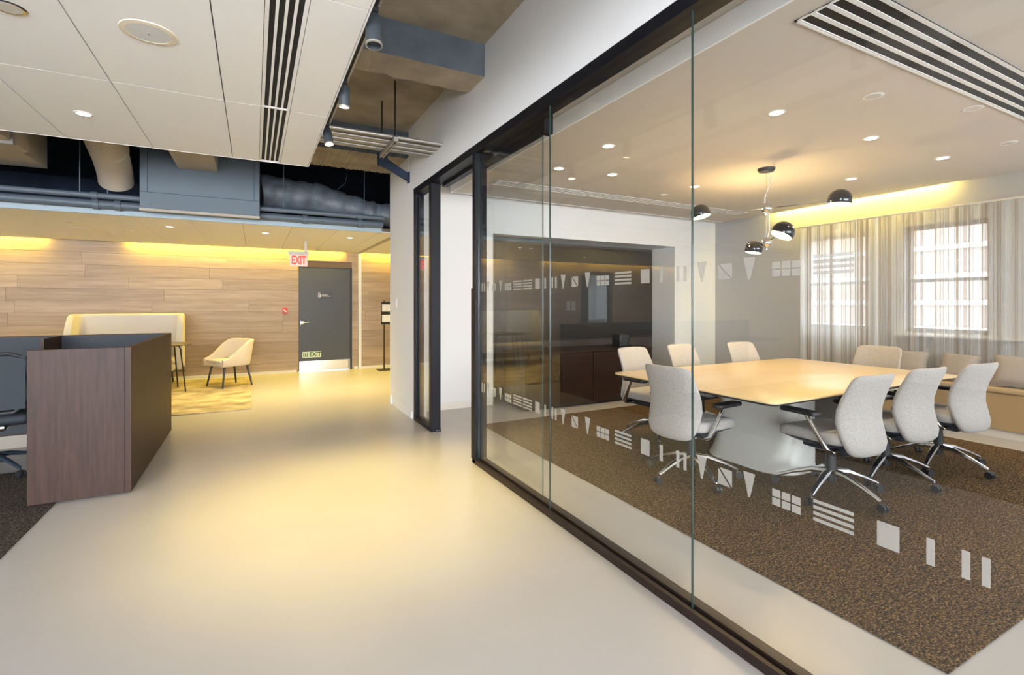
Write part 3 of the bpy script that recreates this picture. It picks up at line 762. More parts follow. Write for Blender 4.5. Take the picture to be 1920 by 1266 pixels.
MB().lathe([(0.001, -0.007), (0.096, -0.005), (0.096, 0.0)], n=40).build('grille', mat('speaker_grille', (0.60, 0.60, 0.59), 0.6), t, smooth=True)
MB().box(-0.004, -0.010, -0.009, 0.004, 0.010, -0.005).build('badge', M['galv'], t)
downlight((-1.08, 4.545, CLOUD_Z), 'lit downlight in the reception ceiling near its far edge', 'downlights in the reception ceiling', True, 0.05, 14, (1, 0.85, 0.62), 1.7, M['soft_white'])
downlight((-1.00, 3.075, CLOUD_Z), 'glassy downlight cut by the top left picture corner', 'downlights in the reception ceiling', False, 0.06, 0, WARM, 1.7, M['chrome'])

# track with three heads
TRX = 0.528
t = thing('track_light', 'ceiling track with three cylindrical spot heads beside the ceiling panels', 'track light', (TRX, 3.0, 2.86))
o = t.location
MB(off=o).box(TRX-0.022, -2.0, 2.845, TRX+0.022, 4.42, 2.885).build('rail', M['galv'], t, bevel=0.004, seg=1)
MB(off=o).box(TRX-0.008, -2.0, 2.842, TRX+0.008, 4.42, 2.846).build('rail_slot', M['groove'], t)
def head(y, tilt, lit, s=0.88, z=2.79, aim=0.0):
    h = MB(off=o)
    h.box(TRX-0.014, y-0.05*s, 2.822, TRX+0.014, y+0.05*s, 2.846)
    hd = h.build('track_adapter', M['black'], t)
    R = Matrix.Rotation(tilt, 3, 'X') @ Matrix.Rotation(aim, 3, 'Y')
    c = Vector((TRX, y, z))
    hm = MB(off=o).tube([(TRX, y, 2.83), (TRX, y, z+0.02)], 0.010)
    prof = [(0.001, 0.03), (0.036*s, 0.03), (0.040*s, 0.0), (0.040*s, -0.12*s), (0.036*s, -0.122*s), (0.034*s, -0.105*s), (0.001, -0.105*s)]
    hm.lathe(prof, c, 24, 0, R)
    ob = hm.build('spot_head', mat('track_head_grey', (0.045, 0.055, 0.065), 0.4, metal=0.2), t, smooth=True)
    MB(off=o).lathe([(0.035*s, -0.123*s), (0.042*s, -0.122*s), (0.042*s, -0.112*s), (0.035*s, -0.112*s)], c, 24, 0, R, cap=False).build('rim', M['galv'], ob, smooth=True)
    ln = MB(off=o).lathe([(0.001, -0.118*s if lit else -0.09*s), (0.034*s, -0.118*s if lit else -0.09*s), (0.034*s, -0.104*s), (0.001, -0.10*s)], c, 20, 0, R)
    ln.build('lens', M['lens_spot'] if lit else M['groove'], ob)
    if lit:
        q = R @ Vector((0, 0, -0.135*s))
        e = R.to_euler()
        light('SPOT', 'track_beam', c + q - o, 120, (1.0, 0.77, 0.24), t, e, 0.03, spot=1.25, blend=0.9)
head(2.49, -0.10, False, 1.0)
head(3.38, 0.10, True)
head(4.24, -0.25, True, 0.88, 2.78, -0.12)
head(1.5, 0.0, False)

# galvanised conduit bank on a strut trapeze
t = thing('conduit_rack', 'bank of parallel galvanised conduits hung under the concrete deck', 'conduit', (0.6, 4.96, 3.0))
o = t.location
for k in range(8):
    y = 4.73 + k*0.067
    MB(off=o).tube([(-1.0, y, 3.0), (GX-0.001, y, 3.0 + (0.006 if k % 2 else -0.004))], 0.017, 10).build('conduit', M['conduit'], t, smooth=True)
st = MB(off=o).box(1.18, 4.66, 2.935, 1.222, 5.27, 2.976).build('strut', M['galv'], t)
for k in range(11):
    MB(off=o).box(1.192, 4.69+k*0.053, 2.9335, 1.210, 4.715+k*0.053, 2.9352).build('strut_slot', M['groove'], st)
for y in (4.70, 5.24):
    MB(off=o).tube([(1.20, y, 2.92), (1.20, y, DECK_Z-0.002)], 0.008).build('threaded_rod', M['black_steel'], t)
    MB(off=o).box(1.18, y-0.02, 2.976, 1.22, y+0.02, 2.99).build('nut_plate', M['black_steel'], t)
# dark steel bracket at the pier
t = thing('steel_bracket', 'dark blue angled steel bracket fixed to the white pier', 'bracket', (1.5, 5.95, 2.9))
o = t.location
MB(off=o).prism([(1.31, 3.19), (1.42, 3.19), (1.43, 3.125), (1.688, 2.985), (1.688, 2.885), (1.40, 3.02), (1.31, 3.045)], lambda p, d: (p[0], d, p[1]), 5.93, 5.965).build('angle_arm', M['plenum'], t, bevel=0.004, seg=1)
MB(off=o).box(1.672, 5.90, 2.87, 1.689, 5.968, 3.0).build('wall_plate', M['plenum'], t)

# duct work in the open slot
t = thing('duct_box', 'blue grey sheet metal air box above the low ceiling', 'duct', (-0.55, 7.1, 2.47))
o = t.location
MB(off=o).box(-1.174, 7.05, 2.50, 0.067, 7.395, 3.20).build('casing', M['duct'], t, bevel=0.006, seg=1)
for a in (( -1.10, 2.69, -1.095, 3.2), (-0.0, 2.69, 0.004, 3.2)):
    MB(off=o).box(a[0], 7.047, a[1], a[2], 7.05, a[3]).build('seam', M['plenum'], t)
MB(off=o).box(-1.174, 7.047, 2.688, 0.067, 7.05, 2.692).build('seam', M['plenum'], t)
MB(off=o).box(-1.174, 7.04, 2.468, 0.067, 7.10, 2.50).build('base_strip', M['duct_tan'], t)
MB(off=o).box(-0.80, 5.9, 3.0, -0.39, 7.05, 3.25).build('branch_duct', M['duct_tan'], t, bevel=0.004, seg=1)
t = thing('round_duct', 'tan round spiral duct dropping behind the ceiling panels', 'duct', (-1.4, 6.3, 2.8))
MB(off=t.location).tube([(-1.10, 4.3, 3.25), (-1.25, 5.5, 3.17), (-1.36, 6.4, 3.08), (-1.40, 6.9, 3.0), (-1.42, 7.15, 2.92), (-1.43, 7.28, 2.82)], 0.17, 24).build('duct_pipe', M['duct_tan'], t, smooth=True)
for p, q in (((-1.37, 6.62, 3.05), (-1.372, 6.66, 3.043)), ((-1.3, 5.95, 3.12), (-1.305, 5.99, 3.117))):
    MB(off=t.location).tube([p, q], 0.176, 24).build('duct_collar', M['duct_tan'], t)
t = thing('rectangular_duct', 'large tan rectangular duct at the left of the ceiling slot', 'duct', (-2.8, 6.0, 2.8))
MB(off=t.location).box(-4.2, 4.1, 2.86, -1.95, 6.45, 3.35).build('duct_body', M['duct_tan'], t, bevel=0.005, seg=1)
MB(off=t.location).box(-4.22, 6.04, 2.83, -1.93, 6.09, 3.37).build('flange', M['galv'], t)
MB(off=t.location).box(-4.0, 6.45, 2.90, -2.05, 7.3, 3.30).build('duct_end', M['duct_tan'], t)
# insulated flex duct
t = thing('insulated_duct', 'wrinkled grey insulated flexible duct running to the right', 'duct', (0.9, 7.5, 2.8))
rw = random.Random(5)
pts, rad = [], []
for i in range(44):
    u = i/43
    x = 0.08 + u*2.1
    z = 2.93 - 0.20*(1/(1+math.exp(-(u-0.52)*11))) + 0.012*math.sin(u*23)
    pts.append((x, 7.62 + 0.05*math.sin(u*5), z)); rad.append(0.225 - 0.05*(1/(1+math.exp(-(u-0.55)*12))) + 0.012*math.sin(u*55) + rw.uniform(-0.008, 0.008))
MB(off=t.location).tube(pts, rad, 22).build('duct_jacket', M['insul'], t, smooth=True)
for u in (6, 14, 25, 32):
    MB(off=t.location).tube([pts[u], pts[u+1]], max(rad[u], rad[u+1])+0.004, 22).build('strap', M['duct'], t)
for zc, r, n, lb in ((2.63, 0.032, 'upper', 'thin upper grey sprinkler pipe above the low ceiling edge'), (2.545, 0.048, 'lower', 'thick lower grey sprinkler pipe above the low ceiling edge')):
    t = thing('sprinkler_pipe', lb, 'pipe', (-1.0, 7.25, zc))
    y = 7.22 if n == 'upper' else 7.30
    for xa, xb in ((LEFT_X+0.05, -1.18), (0.072, 1.68)):
        MB(off=t.location).tube([(xa, y, zc), (xb, y, zc)], r, 14).build('pipe_run', M['pipe'], t, smooth=True)
    for x in ((-1.62, -1.42, 0.62, 1.35) if n == 'lower' else (-1.62, 1.35)):
        MB(off=t.location).tube([(x-0.03, y, zc), (x+0.03, y, zc)], r*1.3, 14).build('pipe_coupling', M['pipe'], t)
for x, lb in ((-1.75, 'thin hanger rod left of the tan round duct'), (-1.50, 'thin hanger rod in front of the tan round duct'), (0.35, 'thin hanger rod just right of the blue grey air box'), (1.40, 'thin hanger rod nearest the white pier')):
    tag(MB(off=(x, 7.22, 2.63)).tube([(x, 7.22, 2.66), (x, 7.22, DECK_Z-0.002)], 0.006, 6).build('hanger_rod', M['pipe'], None), lb, 'rod', 'pipe hanger rods')
tag(MB(off=(1.0, 7.9, 3.0)).tube([(0.9, 7.95, 2.95), (1.05, 7.93, 3.05), (1.25, 7.92, 3.25), (1.3, 7.92, DECK_Z-0.002)], 0.005, 6).build('loose_cable', M['pipe'], None, smooth=True), 'thin loose cable drooping behind the insulated duct', 'cable')

# exit sign
t = thing('exit_sign', 'red lettered EXIT sign hanging from the low ceiling', 'exit sign', (0.67, 9.1, 2.04))
o = t.location
MB(off=o).box(0.535, 9.08, 2.02, 0.815, 9.12, 2.22).build('face', M['exit_face'], t, bevel=0.006)
MB(off=o).box(0.515, 9.07, 2.215, 0.835, 9.13, 2.275).build('housing', M['exit_grey'], t, bevel=0.006)
MB(off=o).box(0.765, 9.08, 2.275, 0.805, 9.12, LOW_Z-0.012).box(0.745, 9.06, LOW_Z-0.014, 0.825, 9.14, LOW_Z-0.001).build('stem', M['exit_grey'], t)
text_mesh('EXIT', 0.20, 'letters', M['exit_red'], t, (0.005, -0.021, 0.078), bold=0.006, sx=0.55)

# LED coves
def cove(label, x0, x1):
    t = thing('cove_light', label, 'light strip', ((x0+x1)/2, LOW_Y1+0.012, LOW_Z+0.01), 0, 'yellow cove lights over the plank wall')
    MB(off=t.location).box(x0, LOW_Y1+0.001, LOW_Z+0.002, x1, LOW_Y1+0.014, LOW_Z+0.016).build('led_tape', M['led'], t)
    light('AREA', 'cove_glow', (0, 0.125, 0.06), 12*(x1-x0), (1.0, 0.71, 0.04), t, (math.radians(12), 0, 0), x1-x0, 0.03)
cove('yellow cove light over the planks from the gap to the door', -1.93, 1.62)
cove('short yellow cove light over the planks at the left picture edge', -4.2, -3.07)
cove('yellow cove light over the planks further left by the doorway', -7.9, -4.4)
cove('added yellow cove light in the hall right of the charcoal door', 2.1, 6.4)  # strip made up to tint the hall planks yellow
t = thing('cove_light', 'warm cove light along the meeting room window wall', 'light strip', (7.22, 3.85, RC_Z))
MB(off=t.location).box(7.201, 2.75, RC_Z+0.002, 7.212, 4.95, RC_Z+0.014).build('led_tape', M['led'], t)
light('AREA', 'cove_glow', (0.035, 0, 0.08), 16, (1.0, 0.74, 0.12), t, (0, math.radians(-14), 0), 0.05, 2.2)

# ================================================================== RECEPTION
# walnut desk
t = thing('reception_desk', 'dark walnut reception desk with tall panels and open back', 'desk', (-1.3, 5.4, 0))
o = t.location; Z = 1.07
MB(off=o).box(-1.365, 4.485, 0.012, -0.833, 4.515, Z).build('end_panel', M['walnut'], t, bevel=0.002, seg=1)
MB(off=o).box(-0.832, 4.485, 0.012, -0.795, 6.47, Z).build('side_panel', M['walnut'], t, bevel=0.002, seg=1)
MB(off=o).box(-5.2, 6.43, 0.012, -0.833, 6.47, Z).build('front_panel', M['walnut'], t, bevel=0.002, seg=1)
MB(off=o).box(-0.842, 4.516, 0.05, -0.833, 6.428, Z-0.012).build('side_lining', M['walnut_dark'], t)
MB(off=o).box(-5.2, 6.42, 0.13, -0.843, 6.429, Z-0.012).build('front_lining', M['walnut_dark'], t)
MB(off=o).box(-1.72, 5.95, 0.74, -1.695, 6.419, Z-0.004).build('divider', M['walnut'], t)
MB(off=o).box(-5.2, 5.72, 0.71, -0.845, 6.418, 0.738).build('worktop', M['walnut_dark'], t)
MB(off=o).box(-1.34, 4.53, 0.71, -0.845, 5.72, 0.738).build('return_worktop', M['walnut_dark'], t)
MB(off=o).box(-5.2, 6.40, 0.0, -0.843, 6.419, 0.12).build('plinth', M['duct_tan'], t)

# task chair
def five_star(parent, R, m, zt=0.10, zh=0.16, ang0=0.0, w=0.030):
    for k in range(5):
        a = ang0 + 2*PI*k/5
        dx, dy = math.cos(a), math.sin(a)
        pts = [(dx*q*R, dy*q*R, z) for q, z in ((0.08, zh), (0.35, zh-0.006), (0.7, (zh+zt)/2-0.01), (1.0, zt-0.018))]
        lg = MB().tube(pts, [w, w*0.85, w*0.62, w*0.48], 8, flat=[0.8, 0.75, 0.7, 0.8]).tube([pts[-1], (dx*R, dy*R, 0.055)], 0.009, 8).build('base_leg', m, parent, smooth=True)
        cs = MB()
        ax = Vector((-dy, dx, 0))
        for s in (-1, 1):
            c = Vector((dx*(R+0.012), dy*(R+0.012), 0.036)) + ax*0.013*s
            cs.tube([c - ax*0.008, c + ax*0.008], 0.028, 14)
        cs.build('caster', M['black'], lg, smooth=True)

t = thing('task_chair', 'black mesh task chair with chrome arms behind the reception desk', 'chair', (-1.88, 5.48, 0.008), 0.15)
five_star(t, 0.33, M['navy'], 0.10, 0.15, 0.35)
MB().tube([(0,0,0.12),(0,0,0.40)], 0.028, 12).build('gas_column', M['black'], t, smooth=True)
MB().box(-0.25, -0.24, 0.42, 0.25, 0.26, 0.50).build('seat', M['mesh_black'], t, bevel=0.035, seg=4)
MB().box(-0.12, -0.2, 0.37, 0.12, 0.14, 0.42).build('mechanism', M['chrome'], t, bevel=0.015)
def loft_back(W, prof, th, n=28, curve=0.10, ex=0.5):
    rings = []
    for (z, y, w) in prof:
        ring = []
        for k in range(n):
            a = 2*PI*k/n
            c, s = math.cos(a), math.sin(a)
            x = w*math.copysign(abs(c)**ex, c)
            yy = y + th*math.copysign(abs(s)**ex, s) + curve*(x/W)**2
            ring.append((x, yy, z))
        rings.append(ring)
    return MB().loft(rings)
MB().tube([(-0.23, -0.27, 0.95), (-0.26, -0.26, 0.80), (-0.26, -0.24, 0.62), (-0.17, -0.25, 0.52), (0.17, -0.25, 0.52), (0.26, -0.24, 0.62), (0.26, -0.26, 0.80), (0.23, -0.27, 0.95), (0.15, -0.28, 0.985), (-0.15, -0.28, 0.985), (-0.23, -0.27, 0.95)], 0.017, 8).build('back_frame', M['black'], t, smooth=True)
MB().box(-0.24, -0.285, 0.55, 0.24, -0.275, 0.97).build('back_mesh', M['mesh_black'], t)
MB().tube([(0, -0.12, 0.40), (0, -0.30, 0.45), (0, -0.32, 0.62)], 0.03, 8).build('back_post', M['chrome'], t, smooth=True)
for s in (-1, 1):
    MB().tube([(s*0.12, -0.03, 0.40), (s*0.26, -0.04, 0.40), (s*0.30, -0.04, 0.46), (s*0.30, -0.02, 0.64)], 0.022, 8).build('arm_upright', M['chrome'], t, smooth=True)
    MB().box(s*0.30-0.045, -0.14, 0.64, s*0.30+0.045, 0.13, 0.67).build('arm_pad', M['black'], t, bevel=0.012)

# lounge sofa: high back that wraps the seat
def wrap_shell(path, top, bot, th, rtop, flare=0.0):
    """shell following a plan path; top/bot give the heights, ends taper to rounded corners"""
    n = len(path); rings = []
    for i, (x, y) in enumerate(path):
        a = Vector(path[max(i-1, 0)]); b = Vector(path[min(i+1, n-1)])
        tv = (b-a).normalized(); nv = Vector((-tv.y, tv.x))
        h0, h1 = bot(i/(n-1)), top(i/(n-1))
        prof = rrect(th, h1-h0, min(th*0.48, rtop), 4)
        rings.append([(x + nv.x*(p[0] + flare*((h1-h0)/2 + p[1])), y + nv.y*(p[0] + flare*((h1-h0)/2 + p[1])), (h0+h1)/2 + p[1]) for p in prof])
    return MB().loft(rings)
def u_path(w, d, r, n=8):
    pts = [(w/2, d*q/6) for q in range(0, 5)][::-1]
    pts = []
    for q in range(7): pts.append((w/2, d - (d-r)*q/6))
    for q in range(1, n): a = -PI/2*q/n; pts.append((w/2-r + r*math.cos(a), r + r*math.sin(a)))
    m = 12
    for q in range(m+1): pts.append((w/2-r - (w-2*r)*q/m, 0))
    for q in range(1, n): a = -PI/2 - PI/2*q/n; pts.append((-w/2+r + r*math.cos(a), r + r*math.sin(a)))
    for q in range(7): pts.append((-w/2, r + (d-r)*q/6))
    return pts
t = thing('lounge_sofa', 'cream high backed lounge sofa against the plank wall', 'sofa', (-1.85, 9.9, 0.014), PI)
up = u_path(1.46, 0.50, 0.14)
def stop(u): 
    e = min(u, 1-u)
    return 1.20 - 0.30*max(0, 1 - e/0.10)**2
MB(off=(0, 0.62, 0))
sh = wrap_shell(up, stop, lambda u: 0.26, 0.09, 0.045)
for p in sh.v: p.y -= 0.60
sh.build('wrap_back', M['sofa'], t, smooth=True)
MB().box(-0.68, -0.54, 0.26, 0.68, 0.16, 0.36).build('seat_base', M['sofa'], t, bevel=0.03, seg=4)
for x in (-0.345, 0.345):
    MB().box(x-0.335, -0.52, 0.365, x+0.335, 0.17, 0.45).build('seat_cushion', M['lounge'], t, bevel=0.035, seg=4)
for x in (-0.60, 0.60):
    for y in (-0.48, 0.10):
        MB().tube([(x*0.95, y*0.95, 0.27), (x, y, 0.0)], [0.018, 0.012], 8).build('leg', M['black_steel'], t)
# bucket chair
t = thing('bucket_chair', 'oatmeal bucket lounge chair with black legs on the rug', 'chair', (-0.36, 9.47, 0.016), math.radians(210-90))
up = u_path(0.54, 0.52, 0.24, 10)
def ctop(u):
    e = min(u, 1-u)*2
    return 0.47 + 0.30*(3*min(1, max(0, (e-0.0)/0.46))**2 - 2*min(1, max(0, (e-0.0)/0.46))**3)
sh = wrap_shell(up, ctop, lambda u: 0.345, 0.055, 0.027, 0.16)
for p in sh.v: p.y -= 0.26
sh.build('bucket_shell', M['lounge'], t, smooth=True)
MB().prism([(x*0.98, y-0.255) for x, y in up], lambda p, d: (p[0], p[1], d), 0.345, 0.40).build('seat_base', M['lounge'], t, bevel=0.015, seg=3)
MB().prism([(x*0.86, (y-0.26)*0.9+0.03) for x, y in up], lambda p, d: (p[0], p[1], d), 0.40, 0.45).build('seat_cushion', M['lounge'], t, bevel=0.018, seg=3)
for sx in (-1, 1):
    for sy in (-1, 1):
        MB().tube([(sx*0.20, sy*0.18, 0.35), (sx*0.245, sy*0.24, 0.0)], [0.018, 0.013], 8).build('leg', M['black_steel'], t)
# round side table
t = thing('round_table', 'round dark side table with thin black legs before the sofa', 'table', (-1.28, 9.35, 0.014))
MB().lathe([(0.001, 0.725), (0.40, 0.722), (0.405, 0.73), (0.405, 0.738), (0.40, 0.742), (0.001, 0.742)], n=40).build('tabletop', M['dark_top'], t, smooth=True)
for k in range(4):
    a = PI/4 + k*PI/2 + 0.3
    c, s = math.cos(a), math.sin(a)
    MB().tube([(c*0.10, s*0.10, 0.715), (c*0.27, s*0.27, 0.712), (c*0.30, s*0.30, 0.66), (c*0.38, s*0.38, 0.0)], 0.010, 8).build('leg', M['black_steel'], t, smooth=True)
MB().tube([(0.30, 0.09, 0.30), (-0.30, -0.09, 0.30)], 0.008, 6).build('stretcher', M['black_steel'], t)

# things on and by the plank wall
t = thing('fire_alarm_call_point', 'small red fire alarm pull on the planks left of the door', 'fire alarm', (0.55, WOOD_Y-0.01, 1.24))
MB(off=t.location).box(0.505, WOOD_Y-0.03, 1.18, 0.595, WOOD_Y-0.004, 1.30).build('body', M['red'], t, bevel=0.005)
MB(off=t.location).obox((0.55, WOOD_Y-0.034, 1.24), ((1,0,-0.6),(0,1,0),(0.6,0,1)), (0.03, 0.004, 0.012)).build('pull_bar', M['paper'], t)
t = thing('sign_stand', 'slim black floor stand with white notices at the pier edge', 'sign stand', (2.42, 10.35, 0))
o = t.location
MB(off=o).box(2.28, 10.2, 0, 2.60, 10.5, 0.012).build('base_plate', M['black_steel'], t)
MB(off=o).box(2.40, 10.34, 0.012, 2.425, 10.36, 1.45).build('pole', M['black_steel'], t)
MB(off=o).box(2.345, 10.31, 0.95, 2.62, 10.335, 1.42).build('board', M['black_steel'], t)
for z in (1.0, 1.22): MB(off=o).box(2.36, 10.306, z, 2.60, 10.311, z+0.15).build('notice', M['paper'], t)
t = thing('wall_switch', 'small white switch plate on the white pier', 'switch', (GX-0.006, 6.55, 1.39))
MB(off=t.location).box(GX-0.008, 6.50, 1.33, GX-0.001, 6.58, 1.45).build('plate', M['soft_white'], t, bevel=0.002)
MB(off=t.location).box(GX-0.012, 6.525, 1.36, GX-0.008, 6.555, 1.42).build('rocker', M['paper'], t)
t = thing('corner_guard', 'small white corner block at the foot of the pier', 'corner guard', (GX-0.012, 6.82, 0))
MB(off=t.location).box(GX-0.028, 6.72, 0.012, GX-0.011, 6.76, 0.13).build('block', M['paper'], t, bevel=0.003)
MB(off=t.location).box(GX-0.030, 6.715, 0.12, GX-0.011, 6.765, 0.135).build('cap', M['soft_white'], t)

# ================================================================== MEETING ROOM
# table
TX0, TX1, TY0, TY1, TZ = 2.98, 5.66, 2.03, 3.66, 0.74
t = thing('meeting_table', 'long cream lacquered meeting table on white flared pedestals', 'table', ((TX0+TX1)/2, (TY0+TY1)/2, 0.008))
hz = TZ - 0.008
fz = lambda p, d: (p[0], p[1], d)
MB().prism(rrect(TX1-TX0, TY1-TY0, 0.07, 6), fz, hz-0.012, hz).build('tabletop', M['table_top'], t, bevel=0.003, seg=2)
bv = MB()
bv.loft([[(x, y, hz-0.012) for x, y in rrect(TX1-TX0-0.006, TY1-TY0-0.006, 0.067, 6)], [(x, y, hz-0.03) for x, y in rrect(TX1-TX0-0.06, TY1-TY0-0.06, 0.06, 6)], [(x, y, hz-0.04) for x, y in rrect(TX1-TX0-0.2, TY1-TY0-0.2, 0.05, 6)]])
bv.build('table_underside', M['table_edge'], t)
def pedestal(cx, flip):
    rings = []
    for z, hx, hy, dx in ((0.0, 0.30, 0.42, 0.0), (0.012, 0.30, 0.42, 0.0), (0.05, 0.275, 0.41, 0.015), (0.15, 0.225, 0.405, 0.045), (0.30, 0.19, 0.40, 0.065), (0.50, 0.17, 0.40, 0.075), (hz-0.04, 0.165, 0.40, 0.08)):
        ring = []
        for x, y in rrect(2*hx, 2*hy, hx*0.8, 8): ring.append((cx + flip*dx + x, y, z))
        rings.append(ring)
    MB().loft(rings).build('pedestal', M['table_base'], t, smooth=True)
pedestal(-0.34, 1); pedestal(0.72, -1)

# conference chairs
def conference_chair():
    t = thing('conference_chair', 'x', 'chair', (0, 0, 0), 0, 'chairs around the meeting table')
    five_star(t, 0.345, M['chrome'], 0.095, 0.17, 0.87, 0.032)
    MB().tube([(0, 0, 0.10), (0, 0, 0.25), (0, 0, 0.37)], [0.034, 0.034, 0.024], 14).build('gas_column', M['black'], t, smooth=True)
    MB().box(-0.14, -0.20, 0.345, 0.14, 0.12, 0.39).build('mechanism', M['navy'], t, bevel=0.012)
    MB().loft([[(x, y+0.01, 0.385) for x, y in rrect(0.36, 0.36, 0.08)], [(x, y+0.015, 0.415) for x, y in rrect(0.47, 0.46, 0.08)], [(x, y+0.015, 0.425) for x, y in rrect(0.48, 0.47, 0.08)]]).build('seat_pan', M['navy'], t, smooth=True)
    prof = rrect(0.50, 0.49, 0.09, 6)
    rings = []
    for z, k in ((0.425, 0.97), (0.435, 0.995), (0.46, 1.0), (0.482, 0.985), (0.492, 0.95), (0.496, 0.85), (0.496, 0.5)):
        rings.append([(x*k, y*k + 0.02, z - 0.02*max(0, (y-0.1)/0.15)**2) for x, y in prof])
    MB().loft(rings).build('seat', M['fabric'], t, smooth=True)
    P = [(0.350, -0.262, 0.09, 0.012), (0.358, -0.268, 0.150, 0.02), (0.380, -0.278, 0.192, 0.026), (0.43, -0.280, 0.222, 0.029), (0.50, -0.262, 0.236, 0.03), (0.58, -0.243, 0.240, 0.03), (0.66, -0.245, 0.236, 0.03), (0.74, -0.268, 0.230, 0.029), (0.81, -0.298, 0.224, 0.028), (0.865, -0.322, 0.218, 0.027), (0.892, -0.333, 0.208, 0.024), (0.905, -0.339, 0.185, 0.017), (0.910, -0.341, 0.15, 0.009)]
    rings = []; n = 36
    for z, y, w, th in P:
        ring = []
        for k in range(n):
            a = 2*PI*k/n; c, s = math.cos(a), math.sin(a)
            x = w*math.copysign(abs(c)**0.45, c)
            ring.append((x, y + th*math.copysign(abs(s)**0.7, s) + 0.055*(x/0.24)**2, z))
        rings.append(ring)
    MB().loft(rings).build('backrest', M['fabric'], t, smooth=True)
    MB().obox((0, -0.19, 0.392), ((1,0,0),(0,1,0.1),(0,-0.1,1)), (0.05, 0.07, 0.012)).build('back_bracket', M['navy'], t, bevel=0.006)
    for s in (-1, 1):
        ar = MB().tube([(s*0.10, -0.13, 0.375), (s*0.235, -0.155, 0.378), (s*0.272, -0.145, 0.40), (s*0.288, -0.085, 0.50), (s*0.298, -0.035, 0.59), (s*0.300, -0.02, 0.612)], [0.020, 0.022, 0.022, 0.019, 0.018, 0.02], 10, flat=0.75).build('arm_upright', M['chrome'], t, smooth=True)
        MB().prism([(x + s*0.300, y + 0.025) for x, y in rrect(0.09, 0.28, 0.04, 6)], fz, 0.612, 0.640).build('arm_pad', M['black'], t, bevel=0.008, seg=3)
    return t
ch = conference_chair()
FY, FX, BY, BX = 0.0, -PI/2, PI, PI/2
spots = [((3.08, 2.80), FX + 0.08, 'grey chair at the near left end of the table, its back to the glass'),
         ((3.70, 2.08), FY - 0.06, 'grey chair nearest the glass on the long side, base fully visible'),
         ((4.44, 2.08), FY - 0.08, 'grey chair in the middle of the near long side'),
         ((5.16, 2.02), FY - 0.10, 'grey chair last on the near long side, beside the window bench'),
         ((3.62, 3.78), BY + 0.10, 'grey chair across the table before the walnut credenza'),
         ((4.36, 3.82), BY + 0.05, 'grey chair across the table, half hidden by the central glass joint'),
         ((5.22, 3.72), BY - 0.06, 'grey chair across the table against the plain grey wall'),
         ((5.82, 2.92), BX, 'grey chair at the far end of the table before the curtain')]
for i, ((x, y), rz, lb) in enumerate(spots):
    if i == 0:
        ch.location = (x, y, 0.008); ch.rotation_euler = (0, 0, rz); ch['label'] = lb
    else:
        copy_tree(ch, (x, y, 0.008), rz, lb)

# pendant with four enamel shades
PC = Vector((4.742, 3.314, RC_Z))
t = thing('pendant_lamp', 'black and chrome pendant with four enamel dome shades over the table', 'pendant lamp', PC)
def at(x, y, z): return Vector((x, y, z)) - PC
MB().lathe([(0.001, -0.045), (0.02, -0.045), (0.07, -0.035), (0.085, -0.012), (0.085, -0.001), (0.001, -0.001)], n=28).build('ceiling_canopy', M['black_steel'], t, smooth=True)
B1, B2 = at(4.742, 3.314, 2.385), at(4.742, 3.314, 2.025)
MB().tube([(0, 0, -0.04), (0, 0, B2.z)], 0.003, 6).build('stem_cable', M['steel'], t)
MB().tube([(0.045, -0.03, -0.04), (0.035, -0.02, -0.15), (-0.01, 0.01, -0.30), (-0.012, 0.01, B1.z+0.04), (0.03, -0.01, B1.z-0.06), (0.03, -0.01, B2.z+0.12), (0.012, 0, B2.z+0.04)], 0.005, 6).build('power_cord', M['paper'], t, smooth=True)
for b in (B1, B2):
    k = MB().lathe([(0.001, 0.075), (0.012, 0.075), (0.012, 0.052)] + [(0.054*math.sin(a), 0.054*math.cos(a)) for a in [0.25+q*(PI-0.5)/12 for q in range(13)]] + [(0.012, -0.055), (0.012, -0.075), (0.001, -0.075)], b, 24).build('chrome_ball', M['chrome'], t, smooth=True)
def shade(p, ball, tiltaxis, tilt, r=0.105, openfrac=0.62, holes=False):
    d = (p - ball)
    MB().tube([ball, p + (ball-p).normalized()*r*0.75], 0.006, 8).build('arm', M['chrome'], t)
    R = Matrix.Rotation(tilt, 3, Vector(tiltaxis))
    out, inn = [], []
    a0, a1 = (0.02 if not holes else 0.62), openfrac*PI
    for q in range(15):
        a = a0 + (a1-a0)*q/14
        out.append((r*math.sin(a), r*math.cos(a)))
    m1 = MB().loft([[R @ Vector((rr*math.cos(2*PI*k/32), rr*math.sin(2*PI*k/32), zz)) + p for k in range(32)] for rr, zz in out + [(q[0]*0.965, q[1]*0.965) for q in out[::-1]]], cap=False)
    so = m1.build('shade', M['shade'], t, smooth=True)
    inn = [(q[0]*0.955, q[1]*0.955) for q in out]
    MB().loft([[R @ Vector((rr*math.cos(2*PI*k/32), rr*math.sin(2*PI*k/32), zz)) + p for k in range(32)] for rr, zz in inn], cap=False).build('shade_lining', M['shade_in'], so, smooth=True)
    zb = r*0.955*math.cos(a1)*0.6
    MB().lathe([(0.001, 0.035), (0.02, 0.03), (0.032, 0.0), (0.022, -0.028), (0.001, -0.034)], p, 16).build('bulb', M['lens_spot'], so, smooth=True)
    L_ = light('POINT', 'shade_glow', p + R @ Vector((0, 0, -r*0.45 if not holes else r*0.55)), 22 if holes else 14, (1.0, 0.70, 0.30), t, (0,0,0), 0.03)
shade(at(5.06, 2.76, 2.40), B1, (1, 0.6, 0), 0.10)
shade(at(4.39, 3.86, 2.385), B1, (1, 0.5, 0), -0.25)
shade(at(4.51, 2.98, 2.075), B2, (0.465, 0.885, 0), 0.48)
shade(at(4.95, 3.61, 2.00), B2, (0.465, 0.885, 0), 0.18, 0.095, 0.66, True)

